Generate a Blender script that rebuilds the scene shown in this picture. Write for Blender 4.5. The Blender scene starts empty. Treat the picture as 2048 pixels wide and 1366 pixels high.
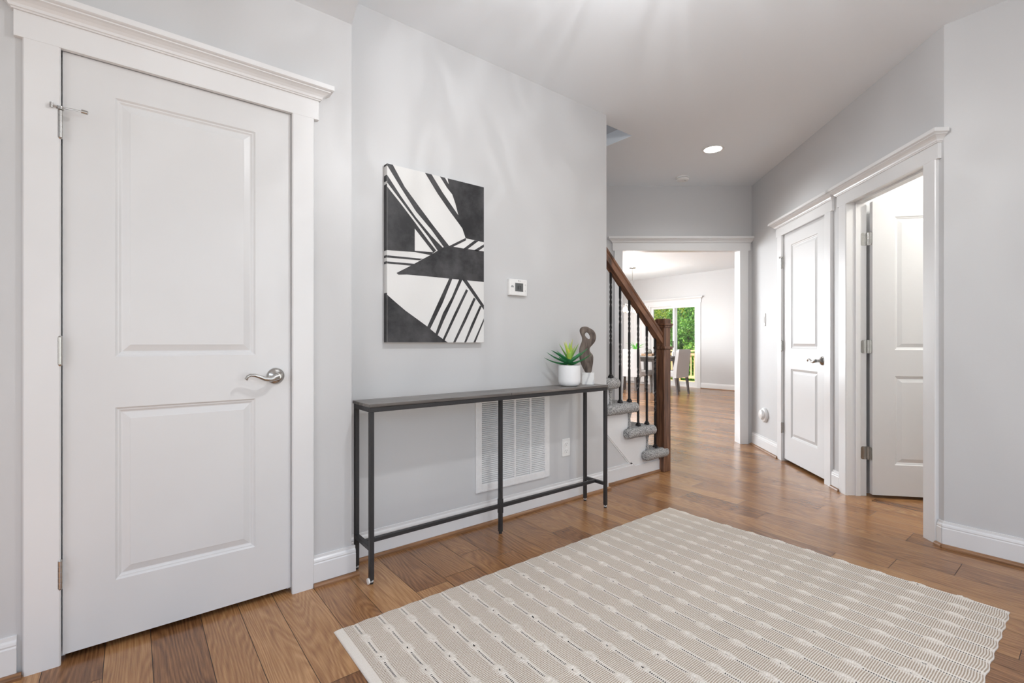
import bpy, math, random
import numpy as np
from mathutils import Vector, Matrix
random.seed(7)
R = math.radians
SC = bpy.context.scene
COL = SC.collection

# ------------------------------------------------------------------ camera
# House frame: x runs along the console wall, y across the hall, z up (metres).
YAW = 38.5                       # the camera looks 51.5 deg away from the hall's console wall normal
FPX = 955.0
cam_d = bpy.data.cameras.new('camera')
cam = bpy.data.objects.new('camera', cam_d); COL.objects.link(cam)
cam_d.sensor_width = 36.0
cam_d.lens = FPX * 36.0 / 2048.0
cam_d.shift_y = 3.0 / 2048.0
cam_d.clip_start = 0.02; cam_d.clip_end = 200
cam.location = (0, 0, 1.066)
cam.rotation_euler = (R(90), 0, -R(YAW))
SC.camera = cam

# ------------------------------------------------------------------ view, world, sun, added fill lamps
SC.view_settings.view_transform = 'Standard'
SC.view_settings.look = 'None'
SC.view_settings.gamma = 1.0
SC.view_settings.use_curve_mapping = False
SC.view_settings.exposure = 0.0
try:
    SC.cycles.max_bounces = 14; SC.cycles.diffuse_bounces = 8; SC.cycles.glossy_bounces = 5
    SC.cycles.transparent_max_bounces = 12; SC.cycles.sample_clamp_indirect = 6.0
except Exception: pass

W = bpy.data.worlds.new('sky'); SC.world = W; W.use_nodes = True
nt = W.node_tree; nt.nodes.clear()
sky = nt.nodes.new('ShaderNodeTexSky'); sky.sky_type = 'NISHITA'; sky.sun_disc = False
sky.sun_elevation = R(55); sky.sun_rotation = R(200)
bg = nt.nodes.new('ShaderNodeBackground'); bg.inputs[1].default_value = 0.16
wo = nt.nodes.new('ShaderNodeOutputWorld')
nt.links.new(sky.outputs[0], bg.inputs[0]); nt.links.new(bg.outputs[0], wo.inputs[0])

def light(name, kind, loc, power, rot=(0, 0, 0), color=(1, 1, 1), **k):
    l = bpy.data.lights.new(name, kind); l.energy = power; l.color = color
    for a, v in k.items(): setattr(l, a, v)
    o = bpy.data.objects.new(name, l); COL.objects.link(o)
    o.location = loc; o.rotation_euler = rot
    return o

light('sun', 'SUN', (0, 0, 20), 7.5, rot=(R(38), 0, R(-70)), color=(1, .95, .86), angle=R(.6))
# added area lamps standing in for unseen daylight: entry, side, dining, upstairs
light('entry_fill', 'AREA', (1.1, -1.62, 1.35), 26, rot=(R(90), 0, 0), color=(.93, .965, 1), shape='RECTANGLE', size=2.6, size_y=2.1)
light('side_fill', 'AREA', (-1.92, .05, 1.45), 25, rot=(0, R(-90), 0), color=(.95, .97, 1), shape='RECTANGLE', size=1.8, size_y=2.2)
light('dining_fill', 'AREA', (5.15, 8.50, 1.45), 330, rot=(R(-90), 0, 0), color=(.94, .97, 1), shape='RECTANGLE', size=2.6, size_y=1.9)
light('upstairs_fill', 'AREA', (2.0, 2.9, 5.0), 13, rot=(0, 0, 0), color=(.92, .94, 1), shape='RECTANGLE', size=1.6, size_y=.7)  # added lamp hung inside the stairwell shaft; no window is built there

CA, SA = math.cos(R(YAW)), math.sin(R(YAW))
def cam2house(X, Y): return (CA * X + SA * Y, -SA * X + CA * Y)

# ------------------------------------------------------------------ materials
def nmat(name):
    m = bpy.data.materials.new(name); m.use_nodes = True
    n = m.node_tree; b = n.nodes['Principled BSDF']
    return m, n, b
def N(n, t, **k):
    x = n.nodes.new(t)
    for a, v in k.items(): setattr(x, a, v)
    return x
def bumpnode(n, b, src, strength, dist):
    bp = N(n, 'ShaderNodeBump'); bp.inputs['Strength'].default_value = strength; bp.inputs['Distance'].default_value = dist
    n.links.new(src, bp.inputs['Height']); n.links.new(bp.outputs[0], b.inputs['Normal'])
def mat(name, col, rough=.5, metal=0, bump=None, spec=.5, **k):
    m, n, b = nmat(name)
    b.inputs['Base Color'].default_value = (*col, 1); b.inputs['Roughness'].default_value = rough
    b.inputs['Metallic'].default_value = metal; b.inputs['Specular IOR Level'].default_value = spec
    tc = N(n, 'ShaderNodeTexCoord')
    sc, st, ds, var = bump or (60, .05, .002, .03)
    no = N(n, 'ShaderNodeTexNoise'); no.inputs['Scale'].default_value = sc; no.inputs['Detail'].default_value = 3
    n.links.new(tc.outputs['Object'], no.inputs['Vector'])
    bumpnode(n, b, no.outputs[0], st, ds)
    cr = N(n, 'ShaderNodeValToRGB')
    cr.color_ramp.elements[0].position = .3; cr.color_ramp.elements[1].position = .7
    cr.color_ramp.elements[0].color = (*[c * (1 - var) for c in col], 1)
    cr.color_ramp.elements[1].color = (*[min(1, c * (1 + var)) for c in col], 1)
    n.links.new(no.outputs[0], cr.inputs[0]); n.links.new(cr.outputs[0], b.inputs['Base Color'])
    for a, v in k.items(): b.inputs[a].default_value = v
    return m

M = {}
M['wall'] = mat('wall_paint', (.605, .609, .615), .42, bump=(240, .05, .0006, .006))
M['ceil'] = mat('ceiling_paint', (.83, .868, .90), .7, bump=(300, .05, .0005, .005))
M['trim'] = mat('trim_paint', (.77, .775, .78), .28, bump=(8, .06, .001, .004))
M['door'] = mat('door_paint', (.71, .715, .72), .30, bump=(14, .05, .0008, .004))
M['nickel'] = mat('brushed_nickel', (.50, .49, .47), .22, 1.0, bump=(90, .04, .0004, .05))
M['iron'] = mat('black_iron', (.022, .021, .022), .42, .3, bump=(120, .15, .0006, .2))
M['steel'] = mat('dark_powder_coat', (.035, .034, .036), .45, .2, bump=(300, .12, .0003, .12))
M['white_plastic'] = mat('white_plastic', (.82, .82, .81), .3)
M['grey_plastic'] = mat('grey_plastic', (.32, .33, .33), .4)
M['lcd'] = mat('lcd_grey', (.10, .105, .105), .25)
M['black'] = mat('black_ink', (.012, .012, .013), .5)
M['grille'] = mat('grille_enamel', (.80, .80, .80), .35)
M['duct'] = mat('dark_duct', (.06, .06, .06), .8)
M['ceramic'] = mat('white_ceramic', (.84, .85, .86), .35, bump=(40, .08, .001, .01))
M['soil'] = mat('potting_soil', (.05, .035, .025), .95, bump=(160, .8, .004, .5))
M['fabric'] = mat('light_grey_linen', (.56, .55, .54), .9, bump=(500, .5, .001, .08), spec=.2)
M['fabric_dark'] = mat('dark_grey_linen', (.13, .13, .125), .9, bump=(500, .5, .001, .15), spec=.2)
M['darkwood'] = mat('espresso_wood', (.055, .035, .03), .35, bump=(30, .1, .001, .3))
M['greywood'] = mat('grey_stained_wood', (.17, .16, .15), .4, bump=(30, .1, .001, .25))
M['deckwood'] = mat('yellow_pine', (.72, .52, .28), .6, bump=(12, .2, .002, .15))
M['vinyl'] = mat('white_vinyl', (.85, .85, .85), .3)
M['grass'] = mat('lawn', (.10, .22, .04), .9, bump=(20, .6, .02, .5))
M['bark'] = mat('bark', (.12, .08, .05), .9, bump=(20, .8, .02, .4))
M['blind'] = mat('white_blind', (.86, .86, .86), .5)
M['pale_leaf'] = mat('plant_green', (.10, .36, .05), .45, bump=(30, .1, .001, .35))
M['stone'] = mat('mottled_grey_stone', (.16, .16, .14), .6, bump=(25, .5, .004, .7))
M['traywood'] = mat('tray_wood', (.33, .20, .11), .5, bump=(25, .2, .001, .3))
def emis(name, col, st):
    m, n, b = nmat(name)
    b.inputs['Base Color'].default_value = (.9, .9, .9, 1)
    b.inputs['Emission Color'].default_value = (*col, 1); b.inputs['Emission Strength'].default_value = st
    return m
M['lamp'] = emis('led_lens', (1, .98, .95), 14)
M['bulb'] = emis('warm_bulb', (1, .72, .42), 9)
M['opal'] = emis('opal_glass', (1, .98, .95), 3.0)

def leafmat(name, c1, c2, c3):
    m, n, b = nmat(name)
    oi = N(n, 'ShaderNodeAttribute'); oi.attribute_name = 'rnd'
    cr = N(n, 'ShaderNodeValToRGB'); e = cr.color_ramp
    e.elements[0].color = (*c1, 1); e.elements[1].color = (*c3, 1)
    x = e.elements.new(.5); x.color = (*c2, 1)
    n.links.new(oi.outputs['Fac'], cr.inputs[0]); n.links.new(cr.outputs[0], b.inputs['Base Color'])
    b.inputs['Roughness'].default_value = .45
    tr = N(n, 'ShaderNodeBsdfTranslucent'); n.links.new(cr.outputs[0], tr.inputs[0])
    mx = N(n, 'ShaderNodeMixShader'); mx.inputs[0].default_value = .35
    n.links.new(b.outputs[0], mx.inputs[1]); n.links.new(tr.outputs[0], mx.inputs[2])
    n.links.new(mx.outputs[0], n.nodes['Material Output'].inputs[0])
    return m
M['leaf_a'] = leafmat('tree_leaf_green', (.05, .20, .03), (.16, .42, .06), (.40, .62, .10))
M['leaf_b'] = leafmat('tree_leaf_yellow', (.08, .26, .03), (.34, .52, .06), (.78, .66, .12))

def glassmat():
    m, n, b = nmat('window_glass')
    n.nodes.remove(b)
    lw = N(n, 'ShaderNodeLayerWeight'); lw.inputs[0].default_value = .5
    pw = N(n, 'ShaderNodeMath', operation='POWER'); pw.inputs[1].default_value = 5; n.links.new(lw.outputs['Facing'], pw.inputs[0])
    fr = N(n, 'ShaderNodeMath', operation='MULTIPLY_ADD'); fr.inputs[1].default_value = .9; fr.inputs[2].default_value = .04; n.links.new(pw.outputs[0], fr.inputs[0])
    t = N(n, 'ShaderNodeBsdfTransparent'); g = N(n, 'ShaderNodeBsdfGlossy'); g.inputs['Roughness'].default_value = 0
    mx = N(n, 'ShaderNodeMixShader')
    n.links.new(fr.outputs[0], mx.inputs[0]); n.links.new(t.outputs[0], mx.inputs[1]); n.links.new(g.outputs[0], mx.inputs[2])
    n.links.new(mx.outputs[0], n.nodes['Material Output'].inputs[0]); return m
M['glass'] = glassmat()

def oakfloor():
    m, n, b = nmat('oak_floor')
    uv = N(n, 'ShaderNodeUVMap'); uv.uv_map = 'plank'
    at = N(n, 'ShaderNodeAttribute'); at.attribute_name = 'rnd'
    # grain: stretched noise, and cathedral rings from distorted bands
    mp = N(n, 'ShaderNodeMapping'); mp.inputs['Scale'].default_value = (1, .16, 1)
    n.links.new(uv.outputs[0], mp.inputs[0])
    n1 = N(n, 'ShaderNodeTexNoise'); n1.inputs['Scale'].default_value = 5.0; n1.inputs['Detail'].default_value = 2; n1.inputs['Roughness'].default_value = .5
    n.links.new(mp.outputs[0], n1.inputs['Vector'])
    mul = N(n, 'ShaderNodeMath', operation='MULTIPLY'); mul.inputs[1].default_value = 26
    n.links.new(n1.outputs[0], mul.inputs[0])
    sx = N(n, 'ShaderNodeSeparateXYZ'); n.links.new(uv.outputs[0], sx.inputs[0])
    a2 = N(n, 'ShaderNodeMath', operation='MULTIPLY'); a2.inputs[1].default_value = 48; n.links.new(sx.outputs[0], a2.inputs[0])
    ad = N(n, 'ShaderNodeMath', operation='ADD'); n.links.new(mul.outputs[0], ad.inputs[0]); n.links.new(a2.outputs[0], ad.inputs[1])
    fr = N(n, 'ShaderNodeMath', operation='PINGPONG'); fr.inputs[1].default_value = .5
    n.links.new(ad.outputs[0], fr.inputs[0])
    rings = N(n, 'ShaderNodeMapRange'); rings.inputs['From Max'].default_value = .5; n.links.new(fr.outputs[0], rings.inputs[0])
    mp2 = N(n, 'ShaderNodeMapping'); mp2.inputs['Scale'].default_value = (1, .035, 1); n.links.new(uv.outputs[0], mp2.inputs[0])
    n2 = N(n, 'ShaderNodeTexNoise'); n2.inputs['Scale'].default_value = 170; n2.inputs['Detail'].default_value = 5; n2.inputs['Roughness'].default_value = .65
    n.links.new(mp2.outputs[0], n2.inputs['Vector'])
    n3 = N(n, 'ShaderNodeTexNoise'); n3.inputs['Scale'].default_value = 3.5; n3.inputs['Detail'].default_value = 3
    mp3 = N(n, 'ShaderNodeMapping'); mp3.inputs['Scale'].default_value = (1, .45, 1); n.links.new(uv.outputs[0], mp3.inputs[0]); n.links.new(mp3.outputs[0], n3.inputs['Vector'])
    # fac = .33*rings + .35*fine + .4*blotch + plank offset
    def wsum(pairs):
        prev = None
        for src, w in pairs:
            q = N(n, 'ShaderNodeMath', operation='MULTIPLY'); q.inputs[1].default_value = w; n.links.new(src, q.inputs[0])
            if prev is None: prev = q.outputs[0]
            else:
                s = N(n, 'ShaderNodeMath', operation='ADD'); n.links.new(prev, s.inputs[0]); n.links.new(q.outputs[0], s.inputs[1]); prev = s.outputs[0]
        return prev
    f = wsum([(rings.outputs[0], .15), (n2.outputs[0], .68), (n3.outputs[0], .38), (at.outputs['Fac'], .25)])
    cr = N(n, 'ShaderNodeValToRGB'); e = cr.color_ramp
    e.elements[0].position = .42; e.elements[0].color = (.085, .036, .015, 1)
    e.elements[1].position = 1.02; e.elements[1].color = (.50, .275, .120, 1)
    x = e.elements.new(.62); x.color = (.225, .100, .039, 1)
    x = e.elements.new(.82); x.color = (.36, .18, .073, 1)
    n.links.new(f, cr.inputs[0]); n.links.new(cr.outputs[0], b.inputs['Base Color'])
    b.inputs['Roughness'].default_value = .25
    b.inputs['Specular IOR Level'].default_value = .6
    bumpnode(n, b, f, .10, .0015)
    return m
M['oakfloor'] = oakfloor()

def woodmat(name, c0, c1, c2, rough=.35, scale=(1, 1, .06), s=60):
    m, n, b = nmat(name)
    tc = N(n, 'ShaderNodeTexCoord'); mp = N(n, 'ShaderNodeMapping'); mp.inputs['Scale'].default_value = scale
    n.links.new(tc.outputs['Object'], mp.inputs[0])
    a = N(n, 'ShaderNodeTexNoise'); a.inputs['Scale'].default_value = s; a.inputs['Detail'].default_value = 5; a.inputs['Distortion'].default_value = .6
    n.links.new(mp.outputs[0], a.inputs['Vector'])
    cr = N(n, 'ShaderNodeValToRGB'); e = cr.color_ramp
    e.elements[0].position = .33; e.elements[0].color = (*c0, 1); e.elements[1].position = .68; e.elements[1].color = (*c2, 1)
    x = e.elements.new(.5); x.color = (*c1, 1)
    n.links.new(a.outputs[0], cr.inputs[0]); n.links.new(cr.outputs[0], b.inputs['Base Color'])
    b.inputs['Roughness'].default_value = rough
    bumpnode(n, b, a.outputs[0], .15, .001)
    return m
M['newel'] = woodmat('stained_oak', (.045, .018, .009), (.14, .062, .032), (.23, .115, .065), .38)
M['rail'] = woodmat('stained_oak_rail', (.05, .02, .01), (.17, .075, .038), (.27, .13, .07), .35, scale=(.08, 1, .08))
M['shoe'] = woodmat('oak_shoe', (.12, .055, .022), (.26, .13, .06), (.36, .19, .09), .35, scale=(.06, 1, 1))
M['tabletop'] = woodmat('grey_oak_laminate', (.06, .052, .047), (.135, .122, .112), (.23, .20, .178), .30, scale=(.05, 1, 1), s=45)
M['sculpt'] = woodmat('weathered_mango_wood', (.05, .036, .03), (.13, .10, .083), (.20, .16, .135), .75, scale=(1, 1, .25), s=45)

def marble():
    m, n, b = nmat('white_marble')
    tc = N(n, 'ShaderNodeTexCoord'); w = N(n, 'ShaderNodeTexWave'); w.inputs['Scale'].default_value = 6; w.inputs['Distortion'].default_value = 9; w.inputs['Detail'].default_value = 3
    n.links.new(tc.outputs['Object'], w.inputs['Vector'])
    cr = N(n, 'ShaderNodeValToRGB'); cr.color_ramp.elements[0].color = (.60, .60, .61, 1); cr.color_ramp.elements[1].color = (.84, .84, .83, 1); cr.color_ramp.elements[1].position = .35
    n.links.new(w.outputs[0], cr.inputs[0]); n.links.new(cr.outputs[0], b.inputs['Base Color']); b.inputs['Roughness'].default_value = .3
    return m
M['marble'] = marble()

def carpet():
    m, n, b = nmat('speckled_carpet')
    tc = N(n, 'ShaderNodeTexCoord')
    v = N(n, 'ShaderNodeTexNoise'); v.inputs['Scale'].default_value = 215; v.inputs['Detail'].default_value = 2
    n.links.new(tc.outputs['Object'], v.inputs['Vector'])
    cr = N(n, 'ShaderNodeValToRGB'); e = cr.color_ramp
    e.elements[0].position = .36; e.elements[0].color = (.05, .05, .05, 1); e.elements[1].position = .60; e.elements[1].color = (.68, .675, .665, 1)
    x = e.elements.new(.47); x.color = (.36, .355, .35, 1)
    n.links.new(v.outputs[0], cr.inputs[0]); n.links.new(cr.outputs[0], b.inputs['Base Color'])
    b.inputs['Roughness'].default_value = 1; b.inputs['Specular IOR Level'].default_value = .1
    bumpnode(n, b, v.outputs[0], 1.0, .009)
    return m
M['carpet'] = carpet()

def inkmat():
    m, n, b = nmat('mottled_black_paint')
    tc = N(n, 'ShaderNodeTexCoord'); v = N(n, 'ShaderNodeTexNoise'); v.inputs['Scale'].default_value = 7; v.inputs['Detail'].default_value = 8; v.inputs['Roughness'].default_value = .65
    n.links.new(tc.outputs['Object'], v.inputs['Vector'])
    cr = N(n, 'ShaderNodeValToRGB'); e = cr.color_ramp
    e.elements[0].position = .40; e.elements[0].color = (.012, .012, .014, 1); e.elements[1].position = .72; e.elements[1].color = (.075, .073, .077, 1)
    n.links.new(v.outputs[0], cr.inputs[0]); n.links.new(cr.outputs[0], b.inputs['Base Color']); b.inputs['Roughness'].default_value = .55
    return m
M['ink'] = inkmat()
M['canvas'] = mat('off_white_canvas', (.74, .74, .73), .6, bump=(700, .25, .0004, .02))

def alo():
    m, n, b = nmat('succulent_leaf')
    at = N(n, 'ShaderNodeAttribute'); at.attribute_name = 'rnd'
    cr = N(n, 'ShaderNodeValToRGB'); e = cr.color_ramp
    e.elements[0].color = (.02, .17, .07, 1); e.elements[1].color = (.72, .62, .10, 1)
    x = e.elements.new(.45); x.color = (.05, .27, .09, 1); x = e.elements.new(.75); x.color = (.33, .55, .10, 1)
    n.links.new(at.outputs['Fac'], cr.inputs[0]); n.links.new(cr.outputs[0], b.inputs['Base Color']); b.inputs['Roughness'].default_value = .45
    return m
M['aloe'] = alo()

def rugmat():
    m, n, b = nmat('woven_cotton')
    uv = N(n, 'ShaderNodeUVMap'); uv.uv_map = 'rug'
    sp = N(n, 'ShaderNodeSeparateXYZ'); n.links.new(uv.outputs[0], sp.inputs[0])      # u metres along x, v metres along y
    kn = N(n, 'ShaderNodeAttribute'); kn.attribute_name = 'knot'
    hole = N(n, 'ShaderNodeAttribute'); hole.attribute_name = 'hole'
    def mth(op, a, bb=None, c=None):
        q = N(n, 'ShaderNodeMath', operation=op)
        for i, z in enumerate((a, bb, c)):
            if z is None: continue
            if isinstance(z, (int, float)): q.inputs[i].default_value = z
            else: n.links.new(z, q.inputs[i])
        return q.outputs[0]
    nz = N(n, 'ShaderNodeTexNoise'); nz.inputs['Scale'].default_value = 14; n.links.new(uv.outputs[0], nz.inputs['Vector'])
    off = mth('MULTIPLY', mth('SUBTRACT', nz.outputs[0], .5), .0045)
    rib = mth('SINE', mth('MULTIPLY', mth('ADD', sp.outputs[1], off), 2 * math.pi / .0069))     # ribs along x
    rib = mth('MULTIPLY_ADD', rib, .5, .5)
    bead = mth('SINE', mth('MULTIPLY', sp.outputs[0], 2 * math.pi / .0062))
    bead = mth('MULTIPLY_ADD', bead, .5, .5)
    # distance to the open line, period .0926 along x, first at .074
    ph = mth('PINGPONG', mth('ADD', sp.outputs[0], .0926 - .074), .0463)     # 0 on the line, .0463 between
    inline = mth('LESS_THAN', ph, .0030)
    cream = mth('LESS_THAN', ph, .0105)
    dash = mth('LESS_THAN', rib, .52)
    notk = mth('LESS_THAN', kn.outputs['Fac'], .25)
    inside = mth('MULTIPLY', mth('GREATER_THAN', sp.outputs[1], .012), mth('LESS_THAN', sp.outputs[1], 1.518))
    dark = mth('MULTIPLY', mth('MULTIPLY', mth('MULTIPLY', inline, dash), notk), inside)
    dark = mth('MAXIMUM', dark, mth('GREATER_THAN', hole.outputs['Fac'], .5))
    w = mth('MULTIPLY', mth('SUBTRACT', 1, rib), mth('MULTIPLY_ADD', bead, .8, .5))
    w = mth('MULTIPLY', w, mth('SUBTRACT', 1, mth('MAXIMUM', mth('MULTIPLY', cream, .75), mth('MINIMUM', mth('MULTIPLY', kn.outputs['Fac'], 1.1), .8))))
    edge = mth('GREATER_THAN', sp.outputs[0], .030)
    w = mth('MULTIPLY', w, edge)
    big = N(n, 'ShaderNodeTexNoise'); big.inputs['Scale'].default_value = 260; big.inputs['Detail'].default_value = 2; n.links.new(uv.outputs[0], big.inputs['Vector'])
    mx = N(n, 'ShaderNodeMix', data_type='RGBA'); mx.inputs[6].default_value = (.82, .77, .70, 1); mx.inputs[7].default_value = (.30, .215, .14, 1)
    n.links.new(mth('MULTIPLY', w, 1.0), mx.inputs[0])
    m3 = N(n, 'ShaderNodeMix', data_type='RGBA', blend_type='OVERLAY'); m3.inputs[0].default_value = .45
    n.links.new(mx.outputs[2], m3.inputs[6]); n.links.new(big.outputs[0], m3.inputs[7])
    m2 = N(n, 'ShaderNodeMix', data_type='RGBA'); m2.inputs[7].default_value = (.012, .014, .014, 1)
    n.links.new(m3.outputs[2], m2.inputs[6]); n.links.new(dark, m2.inputs[0])
    n.links.new(m2.outputs[2], b.inputs['Base Color'])
    b.inputs['Roughness'].default_value = .95; b.inputs['Specular IOR Level'].default_value = .15
    h = mth('ADD', mth('MULTIPLY', rib, .6), mth('ADD', mth('MULTIPLY', bead, .2), mth('MULTIPLY', big.outputs[0], .9)))
    bumpnode(n, b, h, .55, .0018)
    return m
M['rug'] = rugmat()

# ------------------------------------------------------------------ mesh builder
class MB:
    def __init__(s): s.v = []; s.f = []; s.m = []; s.sm = []; s.r = []
    def add(s, vs, fs, mi=0, smooth=False, rnd=None):
        o = len(s.v); s.v += [tuple(p) for p in vs]
        for f in fs:
            s.f.append([o + i for i in f]); s.m.append(mi); s.sm.append(smooth)
        s.r += (rnd if isinstance(rnd, list) else [rnd or 0.0] * len(vs))
        return s
    def box(s, x0, x1, y0, y1, z0, z1, mi=0):
        return s.add([(x0, y0, z0), (x1, y0, z0), (x1, y1, z0), (x0, y1, z0), (x0, y0, z1), (x1, y0, z1), (x1, y1, z1), (x0, y1, z1)],
                     [(0, 3, 2, 1), (4, 5, 6, 7), (0, 1, 5, 4), (1, 2, 6, 5), (2, 3, 7, 6), (3, 0, 4, 7)], mi)
    def bbox(s, x0, x1, y0, y1, z0, z1, b=.002, mi=0):   # bevelled box: chamfer on all edges
        vs = []; X = (x0, x1); Y = (y0, y1); Z = (z0, z1)
        idx = {}
        for i in (0, 1):
            for j in (0, 1):
                for k in (0, 1):
                    sx, sy, sz = (1, -1)[i], (1, -1)[j], (1, -1)[k]
                    for a in range(3):
                        p = [X[i] + sx * b, Y[j] + sy * b, Z[k] + sz * b]
                        p[a] = (X[i], Y[j], Z[k])[a]
                        idx[i, j, k, a] = len(vs); vs.append(tuple(p))
        fs = []
        for a in range(3):
            o = [q for q in range(3) if q != a]
            for sd in (0, 1):
                q = []
                for c in ((0, 0), (1, 0), (1, 1), (0, 1)):
                    t = [0, 0, 0]; t[a] = sd; t[o[0]] = c[0]; t[o[1]] = c[1]; q.append(idx[t[0], t[1], t[2], a])
                fs.append(q)
        for a in range(3):       # edges running along axis a
            o = [q for q in range(3) if q != a]
            for c0 in (0, 1):
                for c1 in (0, 1):
                    t0 = [0, 0, 0]; t0[o[0]] = c0; t0[o[1]] = c1; t1 = list(t0); t1[a] = 1
                    fs.append([idx[(*t0, o[0])], idx[(*t1, o[0])], idx[(*t1, o[1])], idx[(*t0, o[1])]])
        for i in (0, 1):
            for j in (0, 1):
                for k in (0, 1): fs.append([idx[i, j, k, 0], idx[i, j, k, 1], idx[i, j, k, 2]])
        return s.add(vs, fs, mi)
    def loft(s, rings, mi=0, closed=True, caps=True, smooth=False):
        n = len(rings[0]); vs = [p for r in rings for p in r]; fs = []
        for a in range(len(rings) - 1):
            for i in range(n if closed else n - 1):
                j = (i + 1) % n; fs.append((a * n + i, a * n + j, (a + 1) * n + j, (a + 1) * n + i))
        if caps:
            fs.append(tuple(reversed(range(n)))); fs.append(tuple((len(rings) - 1) * n + i for i in range(n)))
        return s.add(vs, fs, mi, smooth)
    def extr(s, poly, axis, a, b, mi=0, smooth=False):   # poly in the two other axes
        def P(u, v, w): return {'x': (w, u, v), 'y': (u, w, v), 'z': (u, v, w)}[axis]
        return s.loft([[P(u, v, a) for u, v in poly], [P(u, v, b) for u, v in poly]], mi, smooth=smooth)
    def cyl(s, p0, p1, r0, r1=None, seg=20, mi=0, smooth=True, caps=True):
        p0, p1 = Vector(p0), Vector(p1); r1 = r0 if r1 is None else r1
        return s.tube([p0, p1], [r0, r1], seg, mi, smooth, caps)
    def tube(s, pts, rad, seg=12, mi=0, smooth=True, caps=True, flat=1.0):
        pts = [Vector(p) for p in pts]; rad = rad if isinstance(rad, (list, tuple)) else [rad] * len(pts)
        rings = []; up = None
        for i, p in enumerate(pts):
            t = (pts[min(i + 1, len(pts) - 1)] - pts[max(i - 1, 0)]).normalized()
            if up is None: up = Vector((0, 0, 1)) if abs(t.z) < .9 else Vector((1, 0, 0))
            a = t.cross(up).normalized(); bq = a.cross(t).normalized(); up = bq
            rings.append([tuple(p + (a * math.cos(q) * flat + bq * math.sin(q)) * rad[i]) for q in [2 * math.pi * k / seg for k in range(seg)]])
        return s.loft(rings, mi, caps=caps, smooth=smooth)
    def lathe(s, prof, c=(0, 0, 0), axis='z', seg=32, mi=0, smooth=True):   # prof: (r, h)
        rings = []
        for r, h in prof:
            ring = []
            for k in range(seg):
                q = 2 * math.pi * k / seg; u, v = r * math.cos(q), r * math.sin(q)
                p = {'z': (u, v, h), 'y': (u, h, v), 'x': (h, u, v)}[axis]
                ring.append((c[0] + p[0], c[1] + p[1], c[2] + p[2]))
            rings.append(ring)
        return s.loft(rings, mi, smooth=smooth)
    def build(s, name, mats, parent=None, loc=(0, 0, 0), rotz=0, rot=None):
        me = bpy.data.meshes.new(name); me.from_pydata(s.v, [], s.f)
        for k in (mats if isinstance(mats, (list, tuple)) else [mats]): me.materials.append(M[k])
        me.polygons.foreach_set('material_index', s.m); me.polygons.foreach_set('use_smooth', s.sm)
        if any(s.r):
            at = me.attributes.new('rnd', 'FLOAT', 'POINT'); at.data.foreach_set('value', s.r)
        me.update()
        import bmesh
        bm = bmesh.new(); bm.from_mesh(me); bmesh.ops.recalc_face_normals(bm, faces=bm.faces); bm.to_mesh(me); bm.free()
        if any(s.sm):
            try: me.set_sharp_from_angle(angle=R(40))
            except Exception: pass
        o = bpy.data.objects.new(name, me); COL.objects.link(o)
        o.location = loc; o.rotation_euler = rot or (0, 0, rotz)
        if parent: o.parent = parent
        return o

def root(name, loc=(0, 0, 0), rotz=0, label=None, cat=None, group=None, kind=None):
    o = bpy.data.objects.new(name, None); COL.objects.link(o); o.empty_display_size = .05
    o.location = loc; o.rotation_euler = (0, 0, rotz)
    return tag(o, label, cat, group, kind)
def tag(o, label=None, cat=None, group=None, kind=None):
    if label: o['label'] = label
    if cat: o['category'] = cat
    if group: o['group'] = group
    if kind: o['kind'] = kind
    return o
def struct(o, label, cat): return tag(o, label, cat, kind='structure')
def copy_tree(o, parent=None):
    c = o.copy(); COL.objects.link(c)
    if parent: c.parent = parent
    for ch in list(o.children): copy_tree(ch, c)
    return c

# ------------------------------------------------------------------ wall frames (origin, rotation); the hall side of each wall faces local -y
CH = 2.73; TOP = 2.045
R0 = cam2house(2.54, 5.06)
F_A = ((0, 2.18, 0), 0)                                   # closet wall, local x = house x
F_B = ((0, 2.30, 0), 0)                                   # console wall
F_R = ((R0[0], R0[1], 0), math.atan2(-.994, -.108) - R(YAW))   # right wall, local x towards the camera
F_K = ((*cam2house(0, 5.06), 0), -R(YAW))                 # back wall, local x = to the right
RC = 2.575                                                # length of the right wall
ang = F_R[1]
E0 = (R0[0] + math.cos(ang) * RC, R0[1] + math.sin(ang) * RC)
F_E = ((E0[0], E0[1], 0), R(-90))                         # angled wall beyond the right corner
F_F = ((10.47, 9.0, 0), R(-90))                           # far dining wall, local x = 9 - y

def wall(name, frame, x0, x1, label, th=.12, z1=CH, openings=(), side=1):
    m = MB(); xs = sorted(openings); cur = x0
    for a, b, z0, zt in xs:
        m.box(cur, a, 0, th, 0, z1)
        if z0 > 0: m.box(a, b, 0, th, 0, z0)
        m.box(a, b, 0, th, zt, z1); cur = b
    m.box(cur, x1, 0, th, 0, z1)
    return struct(m.build(name, 'wall', loc=frame[0], rotz=frame[1]), label, 'wall')

wall('wall_left', F_A, -1.8, .79, 'light grey painted wall holding the white closet door', openings=[(-.195, .541, 0, 2.055)])
wall('wall_console', F_B, .60, 2.711, 'light grey wall behind the console table and canvas', th=.10)
wall('wall_right', F_R, -.0, RC, 'light grey right wall with the two white doors', openings=[(.724, 1.459, 0, 2.055), (1.72, 2.461, 0, 2.055)])
wall('wall_back', F_K, .88, 2.66, 'light grey wall around the cased opening to dining room', openings=[(1.16, 2.42, 0, 2.055)])
wall('wall_angled', F_E, 0, 2.7, 'light grey angled wall section at the right edge')
wall('wall_dining', F_F, .4, 7.5, 'light grey far dining room wall with the sliding door', openings=[(.82, 1.34, .0, 2.03), (1.525, 2.885, 0, 2.03)])
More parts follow.
